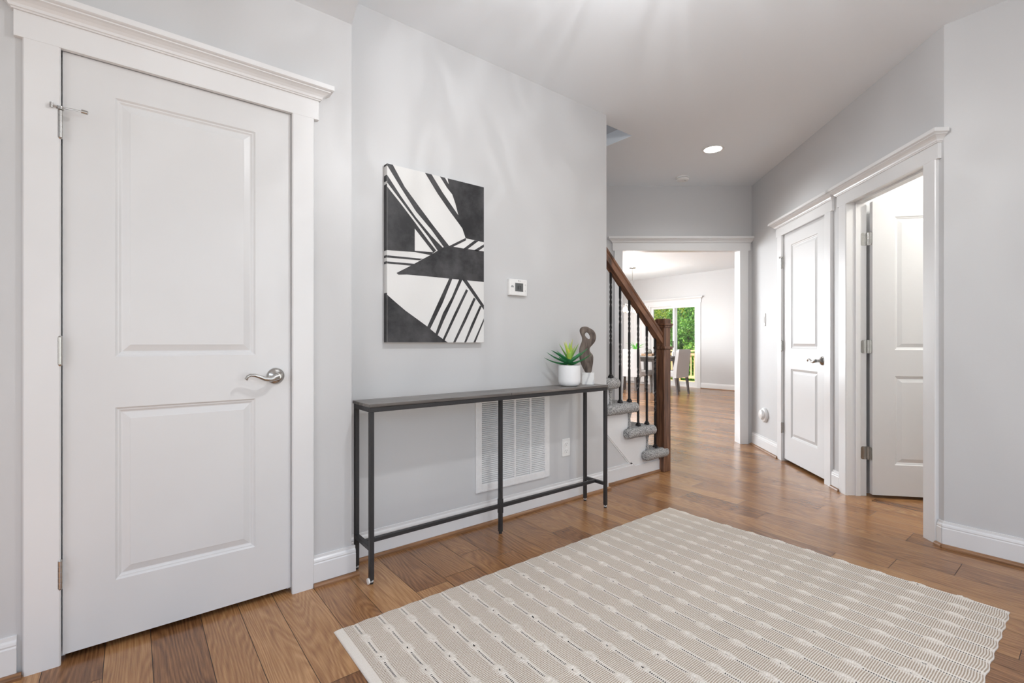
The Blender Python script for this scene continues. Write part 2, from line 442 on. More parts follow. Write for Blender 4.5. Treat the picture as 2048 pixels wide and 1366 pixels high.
# enclosing walls behind the camera, round the stairs, the closets and the dining room
def hwall(name, x0, x1, y0, y1, label, z0=0, z1=CH):
    return struct(MB().box(x0, x1, y0, y1, z0, z1).build(name, 'wall'), label, 'wall')
m = MB(); m.box(-1.92, -1.8, -1.62, -1.1, 0, CH).box(-1.92, -1.8, 1.2, 2.3, 0, CH).box(-1.92, -1.8, -1.1, 1.2, 0, .5).box(-1.92, -1.8, -1.1, 1.2, 2.4, CH)
struct(m.build('wall_entry_side', 'wall'), 'grey entry wall with added light opening left of the camera', 'wall')  # opening added out of view so the side lamp reaches the right walls
m = MB(); m.box(-1.92, -.2, -1.62, -1.5, 0, CH).box(-.2, 2.4, -1.62, -1.5, 0, .3).box(-.2, 2.4, -1.62, -1.5, 2.4, CH).box(2.4, 3.5, -1.62, -1.5, 0, CH)
struct(m.build('wall_front', 'wall'), 'grey entry wall with wide added light opening behind the camera', 'wall')  # unseen opening added for the entry lamp
hwall('wall_stair', .5, 3.87, 3.40, 3.52, 'grey wall on the far side of the staircase', z1=5.3)
hwall('wall_stair_end', .5, .6, 2.3, 3.4, 'grey wall at the upper end of the stairs', z1=5.3)
hwall('wall_upstairs', .5, 3.24, 2.30, 2.40, 'grey upper floor wall above the console wall', z0=CH + .1, z1=5.3)
hwall('wall_upstairs_end', 3.14, 3.24, 2.40, 3.40, 'grey upper floor wall at the stairwell end', z0=CH + .1, z1=5.3)
hwall('wall_dining_near', 3.4, 3.52, 3.52, 8.42, 'grey near wall of the dining room')
m = MB(); m.box(3.4, 3.85, 8.3, 8.42, 0, CH).box(3.85, 6.45, 8.3, 8.42, 0, .5).box(3.85, 6.45, 8.3, 8.42, 2.4, CH).box(6.45, 10.6, 8.3, 8.42, 0, CH)
struct(m.build('wall_dining_left', 'wall'), 'grey dining room wall with a big added light opening', 'wall')  # out-of-view opening added for the dining lamp, clear of the pane reflections
hwall('wall_dining_right', 5.2, 10.6, 2.1, 2.22, 'grey dining room wall on the right')
m = MB(); m.box(-.5, .7, 3.0, 3.08, 0, CH).box(-.58, -.5, 2.3, 3.08, 0, CH)
struct(m.build('wall_closet_left', 'wall'), 'inside walls of the closet on the left', 'wall')
m = MB(); m.box(.40, .46, .12, .9, 0, CH).box(.4, 1.62, .82, .9, 0, CH).box(1.60, 1.66, .12, 1.8, 0, CH).box(1.6, 4.7, 1.75, 1.83, 0, CH)
struct(m.build('wall_powder_room', 'wall', loc=F_R[0], rotz=F_R[1]), 'inside walls of the small rooms behind the right wall', 'wall')

# ceiling with the stairwell opening, and the lowered strip over the closet wall
m = MB(); t = .1
m.box(-2, 10.6, -1.7, 2.40, CH, CH + t).box(-2, .6, 2.40, 3.40, CH, CH + t).box(3.14, 10.6, 2.40, 3.40, CH, CH + t).box(-2, 10.6, 3.40, 8.5, CH, CH + t)
m.box(.5, 3.24, 2.3, 3.52, 5.3, 5.4)
struct(m.build('ceiling', 'ceil'), 'white ceiling with an opening over the stairs', 'ceiling')
m = MB(); m.extr([(-1.8, 2.18), (.79, 2.18), (.60, 1.12), (-1.8, 1.12)], 'z', 2.532, CH)
struct(m.build('ceiling_soffit', 'ceil'), 'lowered white ceiling strip over the left closet door', 'ceiling')

# floor of individual planks running across the hall
def make_floor():
    rs = random.Random(3)
    v = []; f = []; uv = []; rn = []
    g = .0009
    x = -1.95
    widths = [.083, .127, .178]
    while x < 10.6:
        w = rs.choice([.083, .127, .127, .155, .178])
        y = -1.8 - rs.random() * 1.2
        while y < 8.5:
            L = rs.uniform(.5, 1.6)
            o = len(v); x0, x1, y0, y1 = x + g, min(x + w - g, 10.6), max(y + g, -1.65), min(y + L - g, 8.45)
            if y1 <= y0 + .001 or x1 <= x0: y += L; continue
            v += [(x0, y0, 0), (x1, y0, 0), (x1, y1, 0), (x0, y1, 0)]; f.append((o, o + 1, o + 2, o + 3))
            du, dv = rs.uniform(0, 50), rs.uniform(0, 200)
            uv += [(0 + du, dv), (w + du, dv), (w + du, L + dv), (du, L + dv)]
            r = rs.random(); rn += [r] * 4
            y += L
        x += w
    nb = len(v)
    v += [(-1.95, -1.65, -.0012), (10.6, -1.65, -.0012), (10.6, 8.45, -.0012), (-1.95, 8.45, -.0012)]; f.append((nb, nb + 1, nb + 2, nb + 3))
    uv += [(0, 0)] * 4; rn += [0] * 4
    # slab underneath
    for z in (-.0012, -.12): v += [(-1.95, -1.65, z), (10.6, -1.65, z), (10.6, 8.45, z), (-1.95, 8.45, z)]
    q = nb + 4
    for a in range(4):
        b = (a + 1) % 4; f.append((q + a, q + b, q + 4 + b, q + 4 + a)); uv += [(0, 0)] * 4
    rn += [0] * 8
    me = bpy.data.meshes.new('floor'); me.from_pydata(v, [], f)
    u = me.uv_layers.new(name='plank'); u.data.foreach_set('uv', [c for p in uv for c in p])
    at = me.attributes.new('rnd', 'FLOAT', 'POINT'); at.data.foreach_set('value', rn)
    me.materials.append(M['oakfloor']); me.materials.append(M['black'])
    mi = [0] * len(f)
    for k in range(len(f) - 5, len(f)): mi[k] = 1
    me.polygons.foreach_set('material_index', mi); me.update()
    o = bpy.data.objects.new('floor', me); COL.objects.link(o)
    return struct(o, 'brown oak plank floor running through hall and dining room', 'floor')
make_floor()

# ------------------------------------------------------------------ baseboards
BP = [(0, 0), (-.015, 0), (-.015, .098), (-.0125, .103), (-.014, .108), (-.012, .116), (-.007, .122), (-.0065, .133), (0, .134)]
SP = [(-.0145, 0), (-.031, 0), (-.031, .008), (-.028, .014), (-.022, .018), (-.0145, .0185)]
def baseboard(name, frame, segs, label, shoe=True):
    o = None
    m = MB()
    for a, b in segs: m.extr(BP, 'x', a, b)
    o = struct(m.build(name, 'trim', loc=frame[0], rotz=frame[1]), label, 'baseboard')
    if shoe:
        m = MB()
        for a, b in segs: m.extr(SP, 'x', a, b + .012)
        m.build('shoe_molding', 'shoe', o)
    return o
baseboard('baseboard_left', F_A, [(-1.78, -.288), (.618, .805)], 'white baseboard on both sides of the left door')
baseboard('baseboard_console', F_B, [(.80, 2.716)], 'white baseboard under the console table wall')
baseboard('baseboard_right', F_R, [(.035, .640), (1.543, 1.637), (2.544, RC + .002)], 'white baseboard pieces between the right hand doors')
baseboard('baseboard_angled', F_E, [(-.005, 2.05)], 'white baseboard along the angled wall at right edge')
baseboard('baseboard_back', F_K, [(.9, 1.07)], 'white baseboard behind the stairs')
baseboard('baseboard_dining', F_F, [(2.98, 6.8)], 'white baseboard on the far dining room wall')

# ------------------------------------------------------------------ doors
def casing(m, x0, x1, w=.089, th=.018, depth=.12, zt=TOP, cw=.05, ov=.02, left=True):
    # side casings with softly rounded edges
    def leg(a, b): m.extr([(a, 0), (a, -th + .004), (a + .004, -th), (b - .004, -th), (b, -th + .004), (b, 0)], 'z', 0, zt)
    leg(x0 - w, x0); leg(x1, x1 + w)
    fx0, fx1 = x0 - w - ov, x1 + w + ov
    m.box(x0 - w, x1 + w, -th, 0, zt, zt + .0)
    m.bbox(fx0, fx1, -th - .0006, 0, zt - .004, zt + .082, .0008)
    prof = [(0, 0), (.004, .0), (.006, .004), (.010, .006), (.013, .014), (.020, .022), (.030, .029), (.038, .032), (.038, .036), (.045, .038), (.050, .041), (.050, .060)]
    z = zt + .078; rings = []
    for p, h in prof: rings.append([(fx0 - p, -th - .003 - p, z + h), (fx1 + p, -th - .003 - p, z + h), (fx1 + p, 0, z + h), (fx0 - p, 0, z + h)])
    m.loft(rings)
def jamb(m, x0, x1, depth=.12, zt=TOP, r=.005, stop=.048):
    jt = .012
    m.box(x0 - r - jt + .002, x0 - r, -.001, depth, 0, zt + r); m.box(x1 + r, x1 + r + jt - .002, -.001, depth, 0, zt + r)
    m.box(x0 - r, x1 + r, -.001, depth, zt + r - .0, zt + r + jt - .003)
    if stop:
        a, b = stop, stop + .032
        m.box(x0 - r, x0 - r + .011, a, b, 0, zt); m.box(x1 + r - .011, x1 + r, a, b, 0, zt); m.box(x0 - r, x1 + r, a, b, zt - .006, zt + r)

def slab(w, h, z0, th=.035, panels=None):
    """two-panel moulded door, front at y=0 facing -y, hinge edge at x=0"""
    m = MB()
    sx = w * .19
    px0, px1 = sx, w - sx
    pans = [(.232, .839), (1.018, 1.929)] if panels is None else panels
    rings = [(0, 0), (.006, .005), (.010, .0055), (.016, .0095), (.019, .010), (.040, .0035), (.042, .0025)]
    def face(y, sgn):
        def V(x, d, z): return (x, y + sgn * d, z)
        zs = [z0] + [q for p in pans for q in p] + [z0 + h]
        # stiles and rails
        q = [(0, px0, z0, z0 + h), (px1, w, z0, z0 + h)]
        for i in range(0, len(zs), 2): q.append((px0, px1, zs[i], zs[i + 1]))
        for a, b, c, d in q: m.add([V(a, 0, c), V(b, 0, c), V(b, 0, d), V(a, 0, d)], [(0, 1, 2, 3)])
        for c, d in pans:
            prev = None
            for off, dep in rings:
                ring = [V(px0 + off, dep, c + off), V(px1 - off, dep, c + off), V(px1 - off, dep, d - off), V(px0 + off, dep, d - off)]
                if prev: m.add(prev + ring, [(i, (i + 1) % 4, 4 + (i + 1) % 4, 4 + i) for i in range(4)])
                prev = ring
            m.add(prev, [(0, 1, 2, 3)])
    face(0, 1); face(th, -1)
    m.add([(0, 0, z0), (w, 0, z0), (w, th, z0), (0, th, z0), (0, 0, z0 + h), (w, 0, z0 + h), (w, th, z0 + h), (0, th, z0 + h)],
          [(0, 3, 2, 1), (4, 5, 6, 7), (1, 2, 6, 5), (3, 0, 4, 7)])
    return m

def lever(parent, x, z, dirn=-1, y=0):
    h = bpy.data.objects.new('door_handle', None); COL.objects.link(h); h.parent = parent; h.location = (x, y, z); h.empty_display_size = .03
    m = MB(); m.lathe([(.0, 0), (.034, 0), (.034, -.004), (.032, -.008), (.024, -.013), (.016, -.018), (.012, -.022), (.0115, -.04), (.012, -.046), (0, -.046)], axis='y', seg=36)
    m.build('rosette', 'nickel', h)
    P = [(0, -.048, 0), (dirn * .012, -.052, -.003), (dirn * .030, -.056, -.009), (dirn * .050, -.056, -.007), (dirn * .070, -.055, .002), (dirn * .088, -.055, .009), (dirn * .102, -.054, .010), (dirn * .112, -.053, .005), (dirn * .117, -.053, -.004), (dirn * .113, -.053, -.009)]
    m = MB(); m.tube(P, [.013, .013, .0115, .009, .0075, .0065, .006, .0062, .0065, .003], 14)
    m.build('lever', 'nickel', h)
    return h
def hinge(parent, x, z, y=-.006, stop=False):
    m = MB(); n = 5
    for k in range(n):
        a = z - .045 + .09 * k / n; m.cyl((x, y, a + .0006), (x, y, a + .09 / n - .0006), .0066, seg=14)
    m.cyl((x, y, z - .045), (x, y, z + .045), .0056, seg=12)
    m.cyl((x, y, z + .045), (x, y, z + .050), .0066, .004, seg=12); m.cyl((x, y, z - .050), (x, y, z - .045), .004, .0066, seg=12)
    m.box(x - .004, x + .004, y, .002, z - .045, z + .045)
    h = m.build('hinge', 'nickel', parent)
    if stop:
        m = MB(); m.cyl((x, y, z + .047), (x, y, z + .057), .010, seg=14)
        m.tube([(x - .003, y - .004, z + .052), (x + .030, y - .022, z + .049), (x + .062, y - .030, z + .046)], .0024, 8)
        m.tube([(x, y - .004, z + .052), (x - .020, y - .010, z + .054)], .0024, 8)
        m.cyl((x - .020, y - .010, z + .046), (x - .020, y - .010, z + .062), .0045, seg=10)
        m.cyl((x + .055, y - .029, z + .047), (x + .070, y - .032, z + .045), .0065, seg=12)
        m.build('door_stop', 'nickel', h)
    return h
def strike(parent, x, z, y=-.003):
    m = MB(); m.box(x, x + .0016, y - .004, .03, z - .028, z + .028); m.box(x - .001, x + .006, y - .006, y - .002, z - .022, z + .022)
    m.build('strike_plate', 'nickel', parent)

def closed_door(name, frame, x0, x1, label, hz=(.30, 1.04, 1.79)):
    """opening x0..x1, hinges at x0, lever near x1"""
    r = root(name, frame[0], frame[1], label, 'door', kind='structure')
    m = MB(); casing(m, x0, x1); m.build('casing', 'trim', r)
    m = MB(); jamb(m, x0, x1); m.build('jamb', 'trim', r)
    w = x1 - x0 - .004
    s = slab(w, TOP - .004 - .024, .024).build('door_panel', 'door', r, loc=(x0 + .003, .003, 0))
    for i, z in enumerate(hz): hinge(s, -.0045, z, -.0175, stop=(i == 2))
    lever(s, w - .060, .928)
    strike(r, x1 + .0035, .928, -.001)
    return r
closed_door('door_1', F_A, -.185, .531, 'large white two-panel closet door in the left foreground')
closed_door('door_2', F_R, .734, 1.449, 'closed white two-panel door farther along the right wall')

# open door: hinged on the far jamb, swung into the small room
r = root('door_3', F_R[0], F_R[1], 'open white two-panel door swung into the bright room at right', 'door', kind='structure')
x0, x1 = 1.73, 2.451
m = MB(); casing(m, x0, x1); m.build('casing', 'trim', r)
m = MB(); jamb(m, x0, x1, stop=.045); m.build('jamb', 'trim', r)
hx, hy = x0 - .005 + .003, .128
w = x1 - x0 - .004
s = slab(w, TOP - .004 - .022, .022)
sl = s.build('door_panel', 'door', r, loc=(hx + .044, hy + .004, 0), rotz=R(86))
lv = lever(sl, w - .062, .928)
for z in (.30, 1.04, 1.79):
    m = MB()
    m.cyl((hx + .004, hy - .001, z - .045), (hx + .004, hy - .001, z + .045), .0062, seg=14)
    for k in range(6): m.cyl((hx + .004, hy - .001, z - .0455 + .018 * k), (hx + .004, hy - .001, z - .0445 + .018 * k), .0068, seg=14)
    c = .010
    m.extr([(.084 + c, z - .045), (hy - .002, z - .045), (hy - .002, z + .045), (.084 + c, z + .045), (.084 + c * .3, z + .045 - c * .3), (.084, z + .045 - c), (.084, z - .045 + c), (.084 + c * .3, z - .045 + c * .3)], 'x', x0 - .005, x0 - .003)
    m.extr([(hx + .008, z - .045), (hx + .040 - c, z - .045), (hx + .040 - c * .3, z - .045 + c * .3), (hx + .040, z - .045 + c), (hx + .040, z + .045 - c), (hx + .040 - c * .3, z + .045 - c * .3), (hx + .040 - c, z + .045), (hx + .008, z + .045)], 'y', hy + .000, hy + .004)
    h = m.build('hinge', 'nickel', r)

# cased opening to the dining room
r = root('trim_1', F_K[0], F_K[1], 'white cased opening with crown header leading to the dining room', 'door casing', kind='structure')
m = MB(); casing(m, 1.17, 2.41); m.build('casing', 'trim', r)
m = MB(); jamb(m, 1.17, 2.41, stop=0); m.build('jamb', 'trim', r)

# ------------------------------------------------------------------ staircase
ST = root('staircase', (0, 2.35, 0), 0, 'open staircase with grey speckled carpet, black twisted balusters and oak rail', 'staircase')
SR = [3.50, 3.262, 3.034, 2.806, 2.578, 2.350, 2.122, 1.894]      # riser positions
TZ = [.203, .406, .606, .804, 1.004, 1.204, 1.404]
# white skirt with steps cut in it
poly = [(1.9, 0), (3.435, 0), (3.435, TZ[0] - .07)]
cur = []
poly += [(SR[1] + .0, TZ[0] - .07)]
for i in range(1, 7): poly += [(SR[i], TZ[i] - .07), (SR[i + 1], TZ[i] - .07)]
m = MB(); m.extr(poly, 'y', 0, .03)
m.extr([(p[0], p[1]) for p in [(1.9, .098), (3.44, .098), (3.44, .0), (1.9, .0)]], 'y', -.008, .001)
skirt = m.build('skirt_board', 'trim', ST)
# moulded frame round the grey triangle under the steps
m = MB()
def bar(p, q, w, a, b, mm):
    d = Vector((q[0] - p[0], q[1] - p[1])).normalized(); n = Vector((-d.y, d.x)) * w
    mm.extr([p, q, (q[0] + n.x, q[1] + n.y), (p[0] + n.x, p[1] + n.y)], 'y', a, b)
A1, A2 = (2.20, .905), (3.05, .104)
for off, w, dpt in ((0, .010, -.006), (.010, .016, -.010), (.026, .010, -.005)):
    d = Vector((A2[0] - A1[0], A2[1] - A1[1])).normalized(); n = Vector((-d.y, d.x))
    bar((A1[0] + n.x * off, A1[1] + n.y * off), (A2[0] + n.x * off + d.x * (off * 1.3), A2[1] + n.y * off + d.y * off * 1.3), w, dpt, .001, m)
for z0, w, dpt in ((.098, .012, -.012), (.110, .010, -.007), (.120, .010, -.010)): m.box(1.9, 3.10 - (z0 - .098) * 1.2, dpt, .001, z0, z0 + w)
m.build('panel_molding', 'trim', ST)
m = MB(); m.extr([(2.1, .128), (3.02, .128), (2.1, .99)], 'y', -.002, .001); m.build('triangle_panel', 'wall', ST)
m = MB(); m.extr([(u - .0, v) for u, v in [(p[0] + .0075, p[1]) for p in SP]], 'x', 2.70, 3.425); m.build('shoe_molding', 'shoe', ST)
for i in range(7):
    m = MB(); nose = SR[i] + .055; back = SR[i + 1]; z = TZ[i]
    if i == 0: nose = 3.46
    # tread slab with a rounded nose across the stair width
    pr = [(back - .02, z - .06), (back - .02, z), (nose - .03, z), (nose - .012, z - .006), (nose, z - .022), (nose, z - .045), (nose - .012, z - .062), (nose - .03, z - .068), (SR[i] if i else 3.45, z - .068)]
    m.extr(pr, 'y', -.0, 1.03, smooth=True)
    m.box(SR[i] - .022 if i else 3.42, (SR[i] if i else 3.445), .005, 1.03, 0 if i == 0 else TZ[i - 1] - .03, z - .05)
    # carpet wrapped round the open end of the tread
    a, b2 = back - .075, nose + .005
    if i == 3: a = 2.714
    if i == 0: b2 = 3.495
    seg = 16; pts = []; rad = []
    rr = .040
    n = 8
    for k in range(n + 1):
        q = math.pi / 2 * k / n; pts.append((a + rr * (1 - math.cos(q)) * .6, -.030, z - rr)); rad.append(rr * math.sin(q) if k else .002)
    for k in range(1, 8):
        u = k / 8; wob = 1 + .05 * math.sin(u * 9 + i * 2.1); pts.append((a + rr * .6 + (b2 - a - rr * 1.2) * u, -.030, z - rr)); rad.append(rr * wob)
    for k in range(n + 1):
        q = math.pi / 2 * (1 - k / n); pts.append((b2 - rr * (1 - math.cos(q)) * .6, -.030, z - rr)); rad.append(rr * math.sin(q) if k < n else .002)
    if a > 2.60: m.tube(pts, rad, seg)
    t = m.build('tread', 'carpet', ST)
    if i:
        m = MB(); w = .011
        m.loft([[(SR[i] - w, -.018, TZ[i - 1] - .01), (SR[i] + w, -.018, TZ[i - 1] - .01), (SR[i] + w, .03, TZ[i - 1] - .01), (SR[i] - w, .03, TZ[i - 1] - .01)],
                [(SR[i] - w * .5, -.012, z - .13), (SR[i] + w * .5, -.012, z - .13), (SR[i] + w * .5, .03, z - .13), (SR[i] - w * .5, .03, z - .13)],
                [(SR[i] - w * 1.6, -.022, z - .06), (SR[i] + w * 1.6, -.022, z - .06), (SR[i] + w * 1.6, .03, z - .06), (SR[i] - w * 1.6, .03, z - .06)]])
        m.build('riser', 'carpet', ST)
def railtop(x): return 1.752 - .880 * (x - 2.758)
RW = .030
def handrail():
    m = MB()
    x0, x1 = 1.95, 3.44
    # section across the slope: (y, perpendicular height below top)
    sec = [(-.022, 0), (.022, 0), (.029, -.006), (.030, -.022), (.024, -.028), (.024, -.033), (.030, -.040), (.028, -.074), (-.028, -.074), (-.030, -.040), (-.024, -.033), (-.024, -.028), (-.030, -.022), (-.029, -.006)]
    c = 1 / math.cos(math.atan(.880))
    rings = [[(x, y - .01, railtop(x) + h * c) for y, h in sec] for x in (x0, x1)]
    return m.loft(rings).build('handrail', 'rail', ST)
handrail()
def baluster(x, zb):
    zt = railtop(x) - .068 / math.cos(math.atan(.880)); m = MB(); hw = .0068; y = .006
    rings = []; n = 60; tz0, tz1 = zb + (zt - zb) * .30, zb + (zt - zb) * .92
    for k in range(n + 1):
        z = zb + (zt - zb) * k / n
        u = min(max((z - tz0) / (tz1 - tz0), 0), 1)
        # two twisted stretches with a plain one between
        tw = 0
        segs = [(.02, .36), (.60, .98)]
        for a, b in segs: tw += min(max((u - a) / (b - a), 0), 1) * math.pi * 2.5
        rings.append([(x + hw * 1.414 * math.cos(q + tw), y + hw * 1.414 * math.sin(q + tw), z) for q in [math.pi / 4 + math.pi / 2 * j for j in range(4)]])
    m.loft(rings)
    o = m.build('baluster', 'iron', ST)
    m = MB(); m.bbox(x - .016, x + .016, y - .016, y + .016, zb - .004, zb + .014, .003); m.bbox(x - .0115, x + .0115, y - .0115, y + .0115, zb + .014, zb + .024, .002)
    m.build('baluster_shoe', 'iron', o)
for x, i in ((2.826, 3), (2.936, 2), (3.048, 2), (3.161, 1), (3.275, 1), (3.388, 0)): baluster(x, TZ[i])
for x, i in ((2.71, 4), (2.60, 4), (2.48, 5), (2.37, 5)): baluster(x, TZ[i])
# newel post
nw = bpy.data.objects.new('newel_post', None); COL.objects.link(nw); nw.parent = ST; nw.location = (3.474, -.011, 0)
h = .0445
m = MB(); m.bbox(-h, h, -h, h, 0, 1.012, .003); m.build('shaft', 'newel', nw)
m = MB(); m.bbox(-h + .002, h - .002, -h + .002, h - .002, 1.012, 1.20, .003); m.build('upper_shaft', 'newel', nw)
def ring(z0, prof, name):
    m = MB(); m.loft([[(-h - p, -h - p, z0 + q), (h + p, -h - p, z0 + q), (h + p, h + p, z0 + q), (-h - p, h + p, z0 + q)] for p, q in prof]); m.build(name, 'newel', nw)
ring(1.012, [(0, 0), (.006, .002), (.011, .008), (.013, .013), (.011, .018), (.006, .024), (0, .027)], 'collar')
ring(1.190, [(-.002, 0), (.004, .004), (.008, .012), (.009, .020), (.006, .022), (.014, .024), (.014, .038), (.001, .040), (.001, .072), (-.006, .078)], 'cap')

# ------------------------------------------------------------------ console table
CT = root('console_table', (0, 0, 0), 0, 'long narrow console table with grey wood top and black steel frame', 'console table')
x0, x1, y0, y1 = .815, 2.412, 2.030, 2.235; ht = .795
m = MB(); xm = (x0 + x1) / 2
m.bbox(x0, xm - .0007, y0, y1, ht - .014, ht, .0012).bbox(xm + .0007, x1, y0, y1, ht - .014, ht, .0012)
m.build('tabletop', 'tabletop', CT)
g = .004; b = .020
X0, X1, Y0, Y1 = x0 + g, x1 - g, y0 + g, y1 - g
zr0, zr1 = ht - .036, ht - .0142
m = MB(); m.bbox(X0, X1, Y0, Y0 + b, zr0, zr1, .001).bbox(X0, X1, Y1 - b, Y1, zr0, zr1, .001).bbox(X0, X0 + b, Y0 + b, Y1 - b, zr0, zr1, .001).bbox(X1 - b, X1, Y0 + b, Y1 - b, zr0, zr1, .001)
for xx in (xm - .02, xm + .02): m.cyl((xx, Y0 - .0012, (zr0 + zr1) / 2), (xx, Y0, (zr0 + zr1) / 2), .0032, seg=10)
m.build('apron_frame', 'steel', CT)
for xx in (X0, X1 - b):
    for yy in (Y0, Y1 - b):
        m = MB(); m.bbox(xx, xx + b, yy, yy + b, .018, zr0, .0012)
        for zz in (.25, .62): m.cyl((xx - .001, yy + b / 2, zz), (xx, yy + b / 2, zz), .003, seg=8)
        l = m.build('leg', 'steel', CT)
        m = MB(); m.lathe([(0, 0), (.009, 0), (.0095, .006), (.006, .009), (.004, .010), (.004, .018), (0, .018)], (xx + b / 2, yy + b / 2, 0), seg=16); m.build('leveling_foot', 'steel', l)
        m = MB(); m.lathe([(.005, .0095), (.010, .0095), (.010, .0125), (.005, .0125)], (xx + b / 2, yy + b / 2, 0), seg=16); m.build('foot_washer', 'white_plastic', l)
ym = (Y0 + Y1) / 2
m = MB(); m.bbox(xm - b / 2, xm + b / 2, ym - b / 2, ym + b / 2, .012, zr0, .0012); m.bbox(xm - b / 2 - .002, xm + b / 2 + .002, ym - b / 2 - .002, ym + b / 2 + .002, .115, .195, .001)
for zz in (.13, .18): m.cyl((xm, ym - .0145, zz), (xm, ym - .012, zz), .003, seg=8)
l = m.build('leg', 'steel', CT)
m = MB(); m.cyl((xm, ym, 0), (xm, ym, .012), .009, seg=14); m.build('leveling_foot', 'steel', l)
m = MB(); m.bbox(xm - b / 2, xm + b / 2, Y0 + b, Y1 - b, zr0, zr1, .001); m.build('center_crossbar', 'steel', CT)
for xx in (X0, X1 - b):
    m = MB(); m.bbox(xx, xx + b, Y0 + b, Y1 - b, .145, .165, .0012)
    m.box(xx - .0004, xx, ym - .012, ym + .012, .1475, .1625); m.build('side_stretcher', 'steel', CT)
m = MB(); m.bbox(X0 + b, X1 - b, ym - b / 2, ym + b / 2, .1455, .1645, .0012); m.build('long_stretcher', 'steel', CT)
# stick-on felt bumper at the front left foot
m = MB(); m.cyl((X0 - .0065, Y0 + .010, .014), (X0 - .0002, Y0 + .010, .014), .0135, seg=24); m.cyl((X0 - .0072, Y0 + .010, .014), (X0 - .0065, Y0 + .010, .014), .010, seg=20)
m.build('foot_bumper', 'white_plastic', CT)

# ------------------------------------------------------------------ plant and sculpture on the console
PX, PY = 2.163, 2.137
PL = root('potted_succulent', (PX, PY, ht), 0, 'spiky green succulent in a smooth white pot on the console table', 'potted plant')
m = MB(); m.lathe([(0, .001), (.045, .001), (.056, .004), (.064, .012), (.068, .024), (.069, .04), (.0695, .131), (.0665, .132), (.065, .130), (.065, .117), (0, .117)], seg=48); m.build('pot', 'ceramic', PL)
m = MB(); m.lathe([(0, .110), (.0645, .110), (.064, .121), (.03, .125), (0, .126)], seg=30); m.build('soil', 'soil', PL)
def aloeleaf(az, el, L, wid, base, tone, curl):
    m = MB(); n = 12; rings = []; rnd = []; wid *= 1.45; L *= .94
    d = Vector((math.cos(az), math.sin(az), 0)); p = Vector(base); side = Vector((-d.y, d.x, 0))
    e = el
    for k in range(n + 1):
        u = k / n
        w = wid * (math.sin(min(1, u * 3 + .35) * math.pi / 2)) * (1 - u) ** .75 + .0006
        tang = d * math.cos(e) + Vector((0, 0, math.sin(e))); nor = side.cross(tang)
        if nor.z < 0: nor = -nor
        tk = w * .28
        jag = w * (1.0 + (.10 if k % 2 else -.04)) if 0 < k < n else w
        ring = [p - side * jag + nor * tk * 1.5, p - side * w * .5 - nor * tk * .3, p - nor * tk, p + side * w * .5 - nor * tk * .3, p + side * jag + nor * tk * 1.5, p + side * w * .45 + nor * tk * .6, p + nor * tk * .1, p - side * w * .45 + nor * tk * .6]
        rings.append([tuple(q) for q in ring]); rnd += [max(0.01, min(1, tone + (.12 if k < 3 else 0) + (.10 if u > .85 else 0)))] * 8
        p = p + tang * (L / n); e += curl / n
    vs = [q for r_ in rings for q in r_]; fs = []
    for a in range(n):
        for i in range(8): j = (i + 1) % 8; fs.append((a * 8 + i, a * 8 + j, (a + 1) * 8 + j, (a + 1) * 8 + i))
    fs.append(tuple(range(8)))
    m.add(vs, fs, 0, True, rnd); return m.build('leaf', 'aloe', PL)
rs = random.Random(5)
ca = -R(YAW)     # azimuth of the picture's right
for az, el, L, w, z, t, cu in [
    (ca + .15, .50, .155, .016, .150, .30, .35), (ca - .35, .15, .160, .015, .140, .25, .65), (ca + 3.0, .25, .165, .017, .145, .22, .45), (ca + 3.45, .62, .150, .017, .150, .25, -.1),
    (ca + 3.3, -.02, .175, .015, .138, .25, .60), (ca - .9, .10, .105, .017, .135, .30, .4), (ca - 1.7, .30, .09, .018, .140, .28, .2), (ca - 2.4, .25, .11, .017, .142, .22, .4), (ca + 1.5, .5, .13, .017, .15, .25, .2),
    (ca + 2.2, .45, .14, .016, .15, .28, .2), (ca + .8, .35, .14, .016, .15, .30, .3),
    (ca + .2, 1.0, .125, .012, .165, .68, .15), (ca + 2.9, 1.0, .125, .013, .165, .66, .1), (ca - 1.2, 1.1, .09, .013, .165, .75, .1), (ca + 1.4, 1.15, .12, .012, .17, .72, .1),
    (ca - .3, 1.2, .10, .011, .172, .80, .0), (ca + 3.6, 1.25, .12, .010, .172, .80, 0), (ca + 2.2, 1.3, .12, .009, .175, .85, 0), (ca - 2.0, 1.35, .07, .010, .172, .99, 0), (ca + .6, 1.4, .13, .008, .175, .85, 0)]:
    aloeleaf(az, el, L, w, (math.cos(az) * .006, math.sin(az) * .006, z), t, cu)
m = MB(); m.tube([(0, 0, .118), (0, 0, .16), (0, 0, .185)], [.011, .010, .006], 12, ); m.r = [.62] * len(m.v); m.build('stem', 'aloe', PL)

